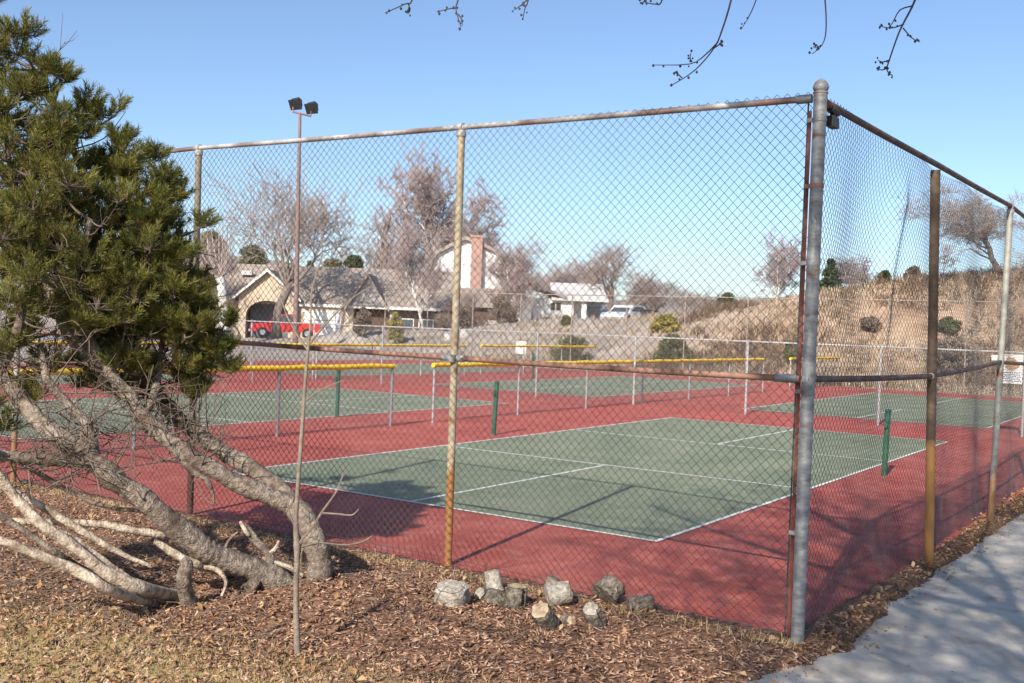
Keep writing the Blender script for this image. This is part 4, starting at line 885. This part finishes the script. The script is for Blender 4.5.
for (px, py, r, Yd) in blobs:
    c_ = D(px, py, Yd); R1 = r/F_PX*Yd; n = int(12+r*r*.066); n = min(n, 160)
    j = spine[np.argmin(np.linalg.norm(spine-c_, axis=1))]
    if px < -40: n = int(n*.5)
    twg.tube(smoothpath([j, j*.5+c_*.5+np.array([0, 0, -.03]), c_], 3), np.linspace(.012, .006, 7), 5)
    subc = [c_+(lambda d: d/np.linalg.norm(d))(q.normal(0, 1, 3))*R1*q.uniform(.3, .85)*np.array([1, 1.1, 1]) for _ in range(max(3, n//16))]
    for s_ in subc: twg.tube([c_, (c_+s_)/2+np.array([0, 0, -.015]), s_], [.006, .005, .004], 4, cap=False)
    for k in range(n):
        s_ = subc[k % len(subc)]; d = q.normal(0, 1, 3); d[2] = abs(d[2])*.8+.1*d[2]; d /= np.linalg.norm(d)
        tip = s_+d*min(R1*.42, .12)*q.uniform(.5, 1.15); ax = d*.7+np.array([0, 0, .55])+(tip-c_)/(R1+.01)*.35; ax /= np.linalg.norm(ax)
        twg.tube([s_, tip, tip+ax*.06], [.0035, .003, .002], 3, cap=False)
        tips.append(tip); dirs.append(ax)
tips = np.array(tips); dirs = np.array(dirs); K = len(tips); npn = 60
t_ = q.random((K, npn, 1)); base = tips[:, None]+dirs[:, None]*(t_*.11-.02)
rd = q.normal(0, 1, (K, npn, 3)); rd -= dirs[:, None]*np.sum(rd*dirs[:, None], 2, keepdims=True); rd /= np.linalg.norm(rd, axis=2, keepdims=True)
nd = rd*(.78-.3*t_)+dirs[:, None]*(.55+.35*t_); nd /= np.linalg.norm(nd, axis=2, keepdims=True)
ln = q.uniform(.022, .058, (K, npn, 1)); sd = np.cross(nd, q.normal(0, 1, (K, npn, 3))); sd /= np.linalg.norm(sd, axis=2, keepdims=True); sd *= .0019
end = base+nd*ln
V = np.stack([base-sd, base+sd, end+sd*.6, end-sd*.6], 2).reshape(-1, 3)-PBs
link('crown', np_mesh('crown', V, np.arange(len(V)).reshape(-1, 4), M['needle']), pine)
# bare interior twigs
for k in range(620):
    j = spine[q.integers(len(spine))]; d = q.normal(0, 1, 3)*np.array([1, .8, .8]); d /= np.linalg.norm(d); Lq = q.uniform(.12, .5)
    mid = j+d*Lq*.5+q.normal(0, .03, 3); e_ = j+d*Lq+q.normal(0, .05, 3)+np.array([0, 0, .05])
    px, py, _ = pix(e_)
    if px > 235 or (py > 455 and px > 120): continue
    twg.tube(smoothpath([j, mid, e_], 3), np.linspace(.007, .002, 7), 4, cap=False)
    for jj in range(3):
        b0 = mid+(e_-mid)*q.random(); e2 = b0+d*.1+q.normal(0, .07, 3); twg.tube([b0, (b0+e2)/2+q.normal(0, .01, 3), e2], [.003, .0025, .0015], 3, cap=False)
twg.build('twig', M['twig'], pine, smooth=True)

def outside(x, y, mg=0.):
    u = (x-O0[0])*AV[0]+(y-O0[1])*AV[1]; v = (x-O0[0])*BV[0]+(y-O0[1])*BV[1]; return (u < -2.38+mg) | (v < -2.28+mg)
# dead branches lying in front of the pine
def dead(name, label, L_, side=(), m=None, n=10):
    L_ = [list(p) for p in L_]; e_ = (0, 1) if L_[0][1] > L_[-1][1]+8 else (-1, -2)     # the lower end rests on the ground
    gy = G(L_[e_[0]][0], L_[e_[0]][1])[1]-.03
    if abs(gy-L_[e_[0]][2]) < 1.3: dY = gy-L_[e_[0]][2]; L_[e_[0]][2] += dY; L_[e_[1]][2] += dY*.6
    S, rr = pxpath(L_, 6); P0 = S[0].copy(); g_ = MB(); g_.tube(S, rr, n)
    for s in side: a, b_ = pxpath(s, 4); g_.tube(a, b_, 6)
    for i in range(len(g_.v)):
        p = Vector(g_.v[i]); g_.v[i] = tuple(p+mnoise.noise_vector(p*12)*.007)
    return tag(g_.build(name, m or M['dead_wood'], loc=P0, smooth=True), label, 'dead branch', 'dead branches lying under the pine')
dead('dead_branch', 'long bleached dead branch curving down to the stub in front of the pine', [(-40, 425, 6.3, 4.5), (-5, 470, 6.35, 5), (15, 497, 6.4, 5), (42, 525, 6.4, 5.5), (72, 545, 6.45, 6), (105, 572, 6.5, 6.5), (140, 588, 6.6, 7), (175, 596, 6.7, 6.5), (190, 600, 6.75, 6)],
     [[(48, 530, 6.4, 3.5), (75, 540, 6.5, 3.5), (110, 565, 6.6, 3), (132, 578, 6.65, 2)]])
dead('dead_branch', 'thin pale dead branch lying nearly level behind the long one', [(-20, 520, 6.8, 3), (20, 521, 6.75, 3.2), (60, 522, 6.75, 3.5), (100, 524, 6.8, 3.5), (130, 530, 6.85, 4), (165, 535, 6.95, 4)])
dead('dead_branch', 'brown lower dead branch at the left edge above the grass', [(-30, 530, 6.1, 4.5), (0, 540, 6.15, 4.5), (40, 556, 6.2, 5), (80, 572, 6.25, 5.5), (110, 590, 6.3, 5.5), (150, 603, 6.35, 4.5), (165, 604, 6.4, 4)])
dead('dead_branch', 'short white forked stick under the lower trunk', [(155, 540, 6.95, 3), (178, 556, 7., 4.5), (200, 565, 7.05, 5), (225, 572, 7.1, 4.5), (238, 580, 7.1, 3)], [[(205, 566, 7.05, 2.5), (218, 570, 7.0, 2.5), (226, 582, 7., 2), (222, 596, 6.95, 1.5)]])
dead('dead_branch', 'short upright stub beside the long bleached branch', [(196, 612, 6.8, 11), (188, 600, 6.8, 9), (184, 580, 6.8, 7), (186, 565, 6.8, 6.5), (182, 560, 6.8, 4)], m=M['bark_grey'])
dead('dead_branch', 'bleached stick leaning up inside the pine arch', [(275, 566, 7.3, 3.5), (262, 550, 7.3, 3), (250, 536, 7.3, 2.5), (240, 522, 7.3, 1.5)], [[(266, 556, 7.3, 2), (274, 550, 7.3, 2), (279, 541, 7.3, 1.2)], [(262, 558, 7.3, 2), (284, 565, 7.3, 2.2), (302, 575, 7.35, 2.5)]])
dead('dead_branch', 'pale peeled stick behind the curved trunk', [(302, 572, 7.6, 3), (303, 560, 7.6, 3.5), (304, 548, 7.6, 2.5), (306, 536, 7.6, 1.5)])

dead('dead_branch', 'slim bleached branch crossing above the long one at the left edge', [(-30, 462, 6.6, 4), (10, 490, 6.6, 4), (45, 508, 6.65, 4), (80, 530, 6.7, 3.6), (118, 552, 6.75, 3), (150, 566, 6.8, 2)])
dead('dead_branch', 'slim brown dead branch between the two long ones at the left', [(-30, 500, 6.3, 3.4), (20, 528, 6.35, 3.6), (64, 558, 6.4, 3.4), (104, 580, 6.45, 3), (130, 592, 6.5, 2)], m=M['bark_grey'])
dead('dead_branch', 'thin dark dead stick slanting behind the level pale branch', [(20, 462, 7.4, 2.5), (60, 486, 7.4, 2.5), (100, 505, 7.4, 2.2), (150, 512, 7.4, 1.6)], m=M['twig'])
dead('dead_branch', 'pale forked stick on the bark left of the curved trunk foot', [(196, 545, 7.4, 2.2), (222, 556, 7.4, 2.8), (246, 566, 7.4, 2.6), (262, 580, 7.4, 2)], [[(222, 556, 7.4, 2), (228, 542, 7.4, 1.6), (238, 532, 7.4, 1)]])
tq = np.random.default_rng(12); fv = MB()
for k in range(900):
    x = tq.normal(-2.9, 1.3); y = tq.normal(7.6, .9)
    if y < 5.6 or not bool(outside(np.array([x]), np.array([y]), .1)[0]): continue
    a = tq.uniform(0, 3.14); Lq = tq.uniform(.05, .34); z = tz(x, y); h1 = tq.uniform(.005, .05); d = np.array([math.cos(a), math.sin(a), 0])*Lq/2; c_ = np.array([x, y, z+.012])
    fv.tube([c_-d, c_+np.array([tq.normal(0, .012), tq.normal(0, .012), h1]), c_+d+up*tq.uniform(0, .06)], [.0035, .003, .0018], 3, cap=False)
tag(fv.build('fallen_twigs', M['twig'], smooth=True), 'thin fallen twigs littering the bark below the pine', 'twigs', kind='stuff')
# sapling
SP = G(298, 660); SP[2] = tz(SP[0], SP[1]); SY = SP[1]
sap = thing('sapling', 'thin bare sapling standing upright in front of the curved pine trunk', 'sapling', SP)
b = MB(); S, rr = pxpath([(298, 662, SY, 3.8), (297, 640, SY, 3.2), (296, 600, SY, 3.), (297, 560, SY, 2.8), (297, 545, SY, 3.4), (296, 520, SY, 2.5), (299, 470, SY, 2.2), (302, 430, SY, 2.0), (305, 385, SY, 1.8), (309, 340, SY, 1.5), (311, 320, SY, 1)], 5)
b.tube(S, rr, 10); b.build('trunk', M['twig_sap'], sap, smooth=True)
b = MB()
for L_ in ([(298, 545, SY, 2), (312, 528, SY-.03, 1.8), (322, 512, SY-.05, 1.6), (336, 492, SY-.1, 1.2), (344, 472, SY-.1, .8)], [(322, 513, SY-.05, 1.3), (338, 514, SY-.05, 1.2), (352, 515, SY-.1, 1), (359, 509, SY-.1, .6)], [(298, 548, SY, 1.5), (318, 543, SY+.05, 1.5), (345, 545, SY+.1, 1.4), (364, 541, SY+.1, 1), (374, 534, SY+.1, .6)],
           [(308, 350, SY, 1.8), (298, 336, SY, 1.5), (288, 318, SY, 1.3), (280, 296, SY, .8)], [(304, 402, SY, 1.6), (318, 392, SY, 1.3), (334, 384, SY, 1), (345, 380, SY, .6)], [(309, 345, SY, 1.6), (325, 325, SY, 1.3), (350, 300, SY, 1), (372, 286, SY, .6)], [(297, 530, SY, 1.2), (290, 515, SY, 1), (287, 500, SY, .6)], [(311, 330, SY, 1.2), (312, 290, SY, 1.1), (322, 255, SY, .9), (320, 225, SY, .5)]):
    b = MB(); S, rr = pxpath(L_, 4); b.tube(S, [q_*.75 for q_ in rr], 5); b.build('twig', M['twig_sap'], sap, smooth=True)

# ------------------------------------------------------------------ cut logs
def log(px, py, rpx, hpx, tilt, yaw, label, face='log_face', seed=0, n=18, sq=1., bark='log_bark'):
    P = G(px, py); P[2] = tz(P[0], P[1])-.02; s_ = P[1]/F_PX; r = rpx*s_*1.12; h = hpx*s_*.9; q = random.Random(seed)
    t = thing('cut_log', label, 'log', P, 'cut logs on the bark by the fence')
    ax = np.array([math.sin(tilt)*math.cos(yaw), math.sin(tilt)*math.sin(yaw), math.cos(tilt)])
    a = np.cross(ax, [0, 1, .2]); a /= np.linalg.norm(a); b_ = np.cross(ax, a)
    prof = [1+q.uniform(-.14, .14) for _ in range(n)]; prof = [(prof[i]+prof[(i+1) % n])/2*(1 if math.cos(i*2*math.pi/n) > -.4 else sq) for i in range(n)]
    c0 = P+np.array([0, 0, r*math.sin(tilt)*.85])-ax*h*(.0 if tilt > .7 else .1); ring = []
    steps = [0, .15, .35, .55, .75, .9, 1.]; V = []
    for f in steps:
        for i in range(n):
            rr = r*prof[i]*(1.08-.14*f+q.uniform(-.09, .09)+(-.06 if f == 1 else 0)); an = i*2*math.pi/n
            V.append(c0+ax*(h*f+(q.uniform(-.04, .04)*h if f == 1 else 0))+(a*math.cos(an)+b_*math.sin(an))*rr)
    m_ = len(steps); m0 = MB(); m0.add(V, [(i*n+j, i*n+(j+1) % n, (i+1)*n+(j+1) % n, (i+1)*n+j) for i in range(m_-1) for j in range(n)]+[tuple(range(n))[::-1]]); bk = m0.build('bark', M[bark], t, smooth=True)
    for sgn, ringv in ((1, V[-n:]), (-1, V[:n])):
        if sgn < 0 and tilt < .7: continue
        cc = sum(ringv)/n; inner = [cc+(p-cc)*.97+ax*sgn*.002 for p in ringv]; mid = [cc+(p-cc)*.5+ax*sgn*(.004+q.uniform(0, .008)) for p in ringv]
        m1 = MB(); m1.add(inner+mid+[cc+ax*sgn*.008], [(j, (j+1) % n, n+(j+1) % n, n+j)[::sgn] for j in range(n)]+[(n+j, n+(j+1) % n, 2*n)[::sgn] for j in range(n)]); m1.build('cut_face', M[face], t, smooth=True)
    return t
PI = math.pi
log(452, 610, 15, 22, .25, -1.8, 'squat pale log standing alone at the left of the log pile', 'log_face', 1, bark='log_face')
log(496, 594, 7, 26, .35, 2.4, 'narrow grey upright chunk at the back left of the pile', 'log_face', 2, bark='log_face')
log(486, 602, 6, 12, 1.1, -2.3, 'small round ended log leaning at the front of the narrow chunk', 'log_face', 3)
log(494, 606, 10, 15, .3, 1.0, 'dark low bark covered log between the round ended one and the split one', 'log_bark', 4)
log(517, 609, 12, 26, .12, .5, 'dark upright split log with tan side in the middle of the pile', 'log_face_tan', 5, sq=.6)
log(550, 594, 6, 20, .2, .4, 'dark knobbly stub at the back of the pile', 'log_bark', 6)
log(547, 607, 11, 27, 1.35, .15, 'light grey log lying on its side with its round end to the left', 'log_face', 7, bark='log_face')
log(549, 634, 11, 26, .75, -2.2, 'tan faced log tipped toward the viewer at the front of the pile', 'log_face_tan', 8, sq=.8)
log(566, 625, 5, 14, 1.3, -1.2, 'small branch stub with round end beside the tan faced log', 'log_face_tan', 9)
log(604, 606, 13, 20, .9, .6, 'rough barked grey chunk behind the split white faced log', 'log_bark', 10)
log(600, 628, 11, 24, .6, -2.4, 'split pale faced log at the right front of the pile', 'log_face', 11, sq=.5)
log(628, 612, 7, 28, 1.4, .1, 'thin barked log lying at the right end of the pile', 'log_bark', 12)

# ------------------------------------------------------------------ bark chips, leaves, grass, weeds
def onpath(x, y):   # right of the path edge
    E = np.array([p[:2] for p in pe]); ye = np.interp(x, E[:, 0], E[:, 1]); return (x > E[0, 0]) & (y < ye)
def scatter(n, x0, x1, y0, y1, power=1.):
    x = rng.uniform(x0, x1, n); y = y0+(y1-y0)*rng.random(n)**power
    k = outside(x, y, .1) & ~onpath(x, y+.02); return x[k], y[k]
def chips(n, lmin, lmax, wmin, wmax, m, name, label, cat, region, lift=.012, tilt=.35):
    x, y = scatter(n, *region); k = len(x); z = terr(x, y); z = np.where(z < -.05, .0, z)+rng.random(k)*lift
    a = rng.uniform(0, 6.283, k); L_ = rng.uniform(lmin, lmax, k)/2; w = rng.uniform(wmin, wmax, k)/2; th = w*rng.uniform(.15, .5, k)
    e = rng.normal(0, tilt, k); d = np.stack([np.cos(a)*np.cos(e), np.sin(a)*np.cos(e), np.sin(e)], 1); s = np.stack([-np.sin(a), np.cos(a), rng.normal(0, .3, k)], 1); nn = np.cross(d, s)
    C = np.stack([x, y, z+abs(np.sin(e))*L_*.6], 1)
    V = []
    for kk in (-1, 1):
        for i, j in ((-1, -1), (1, -.7), (1, .7), (-1, 1)): V.append(C+d*(L_*i)[:, None]+s*(w*j)[:, None]+nn*(th*kk)[:, None])
    V = np.stack(V, 1).reshape(-1, 3); i = np.arange(k)[:, None]*8
    Q = np.concatenate([i+np.array([q_]) for q_ in ((3, 2, 1, 0), (4, 5, 6, 7), (0, 1, 5, 4), (1, 2, 6, 5), (2, 3, 7, 6), (3, 0, 4, 7))])
    return tag(link(name, np_mesh(name, V, Q, m)), label, cat, kind='stuff')
chips(56000, .015, .065, .004, .016, M['chip'], 'bark_chips', 'brown bark and wood chips covering the bed outside the fence', 'wood chips', (-7, 2.6, 4.9, 12.5, 1.3))
def leaves(n, region, m, name, label, s0, s1, lift=.03, path=False):
    x = rng.uniform(region[0], region[1], n); y = rng.uniform(region[2], region[3], n)
    if region[4] is not None:
        kk = region[4](x, y); x = x[kk]; y = y[kk]
    k = len(x); z = terr(x, y); z = np.where(onpath(x, y), .027, np.where(z < -.05, .01, z))+rng.random(k)*lift
    a = rng.uniform(0, 6.283, k); s = rng.uniform(s0, s1, k)[:, None]; e = rng.normal(0, .45, k)
    d = np.stack([np.cos(a)*np.cos(e), np.sin(a)*np.cos(e), np.sin(e)], 1); w = np.stack([-np.sin(a), np.cos(a), rng.normal(0, .3, k)], 1); C = np.stack([x, y, z+s[:, 0]*.25], 1)
    cu = np.stack([0*a, 0*a, rng.uniform(.1, .6, k)], 1)*s
    V = np.stack([C-d*s, C-w*s*.5+cu, C, C+w*s*.5+cu, C+d*s, C+d*s*.3-w*s*.45+cu*.8, C+d*s*.3+w*s*.45+cu*.8], 1).reshape(-1, 3); i = np.arange(k)[:, None]*7
    Q = np.concatenate([i+np.array([[0, 1, 5, 2]]), i+np.array([[0, 2, 6, 3]]), i+np.array([[2, 5, 4, 6]])])
    return tag(link(name, np_mesh(name, V, Q, m)), label, 'leaves', kind='stuff')
dens = lambda x, y: outside(x, y, .05) & ~onpath(x, y) & (rng.random(len(x)) < np.where((x < -1) & (y < 7.4), 1., .25))
leaves(9000, (-7, 2.6, 5, 12, dens), M['leaf'], 'fallen_leaves', 'curled tan fallen leaves scattered over the bark bed and grass', .012, .034)
hug = lambda x, y: (lambda u, v: (v < -2.2) & (v > -2.75-.25*np.sin(u*2.1)) & (u > -2.6) & (u < 9))((x-O0[0])*AV[0]+(y-O0[1])*AV[1], (x-O0[0])*BV[0]+(y-O0[1])*BV[1])
leaves(60000, (1.5, 9, 6, 20, lambda x, y: hug(x, y) & ~onpath(x, y) & (rng.random(len(x)) < .8)), M['leaf'], 'leaf_drift', 'drift of dry leaves caught between the right hand fence and the path', .012, .032, .05)
leaves(160, (1.5, 7, 5.8, 12, lambda x, y: onpath(x, y)), M['leaf'], 'stray_leaves', 'a few stray brown leaves on the concrete path', .008, .024, .004)
nb = lambda x, y: onpath(x, y) & ~onpath(x+.10, y+.13) | (onpath(x, y) & ~onpath(x-.12, y+.12))
leaves(16000, (1.2, 6.5, 5.6, 12.5, lambda x, y: nb(x, y) & (rng.random(len(x)) < .8*np.clip(.5+np.sin(x*5+y*3), .08, 1))), M['leaf'], 'leaf_crumbs', 'small leaf crumbs spilling over the edge of the path', .005, .018, .006)
# short half dry turf in the lower left
n = 70000; x = rng.uniform(-6, .8, n); y = rng.uniform(4.9, 7.2, n); k = (-.42*x-y+.9*rng.random(n)*1.0 > -4.95) & outside(x, y); x = x[k]; y = y[k]
V, Q = blades(np.stack([x, y, terr(x, y)-.004], 1), .012, .045, .0035, 1.2, rng)
tag(link('turf', np_mesh('turf', V, Q, M['grass_dry'])), 'thin half dry lawn in the lower left corner', 'grass', kind='stuff')
# wispy dry weeds along the fence foot
us = np.concatenate([rng.uniform(-2.5, 9, 2600), np.full(900, -1.6)+rng.normal(0, .5, 900), np.full(700, 2.9)+rng.normal(0, .4, 700)]); vs = -2.42-abs(rng.normal(0, .13, len(us)))
keepw = np.sin(us*2.7)+rng.normal(0, .5, len(us)) > -.4; us = us[keepw]; vs = vs[keepw]
P = O0+AV*us[:, None]+BV*vs[:, None]; P = np.repeat(P, 5, 0)+rng.normal(0, .03, (len(P)*5, 3)); P[:, 2] = .0; P = P[~onpath(P[:, 0], P[:, 1])]
V, Q = blades(P, .03, .12, .004, 1.6, rng)
tag(link('dry_weeds', np_mesh('dry_weeds', V, Q, M['weed'])), 'brittle brown weeds along the foot of the right hand fence', 'weeds', kind='stuff')
vv_ = rng.uniform(-2.2, 12, 2500); P = O0+AV*(-2.42-abs(rng.normal(0, .05, 2500)))[:, None]+BV*vv_[:, None]; P[:, 2] = terr(P[:, 0], P[:, 1])
V, Q = blades(P, .02, .09, .004, 1.2, rng)
tag(link('dry_weeds', np_mesh('dry_weeds', V, Q, M['grass_dry'])), 'short straw stems along the foot of the left hand fence', 'weeds', kind='stuff')

# ------------------------------------------------------------------ light, sky, camera
SAZ, SEL = R_(66), R_(35)
sd_ = Vector((math.cos(SAZ)*math.cos(SEL), math.sin(SAZ)*math.cos(SEL), -math.sin(SEL)))
sun = bpy.data.lights.new('sun', 'SUN'); sun.energy = 5.0; sun.angle = R_(.53); sun.color = (1, .91, .78)
so = bpy.data.objects.new('sun', sun); so.rotation_euler = sd_.to_track_quat('-Z', 'Y').to_euler(); so.location = (-5, -10, 12); col.objects.link(so)
w = bpy.data.worlds.new('World'); scene.world = w; w.use_nodes = True; nt = w.node_tree
sky = nt.nodes.new('ShaderNodeTexSky'); sky.sky_type = 'NISHITA'; sky.sun_disc = False; sky.sun_elevation = SEL
sky.sun_rotation = math.atan2(-math.cos(SAZ), -math.sin(SAZ)); sky.altitude = 1200; sky.air_density = 1.; sky.dust_density = 2.6; sky.ozone_density = 3.2
bg = nt.nodes['Background']; bg.inputs[1].default_value = .13; nt.links.new(sky.outputs[0], bg.inputs[0])
cam = bpy.data.cameras.new('camera'); co = bpy.data.objects.new('camera', cam); col.objects.link(co)
from mathutils import Matrix
mw = Matrix(((Rv[0], Uv[0], -Fv[0], 0), (Rv[1], Uv[1], -Fv[1], 0), (Rv[2], Uv[2], -Fv[2], CH), (0, 0, 0, 1))); co.matrix_world = mw
cam.sensor_width = 36; cam.lens = F_PX/1024*36; cam.clip_end = 5000; cam.clip_start = .05
scene.camera = co
vs_ = scene.view_settings; vs_.view_transform = 'Standard'; vs_.look = 'None'; vs_.gamma = 1; vs_.exposure = .5; vs_.use_curve_mapping = False
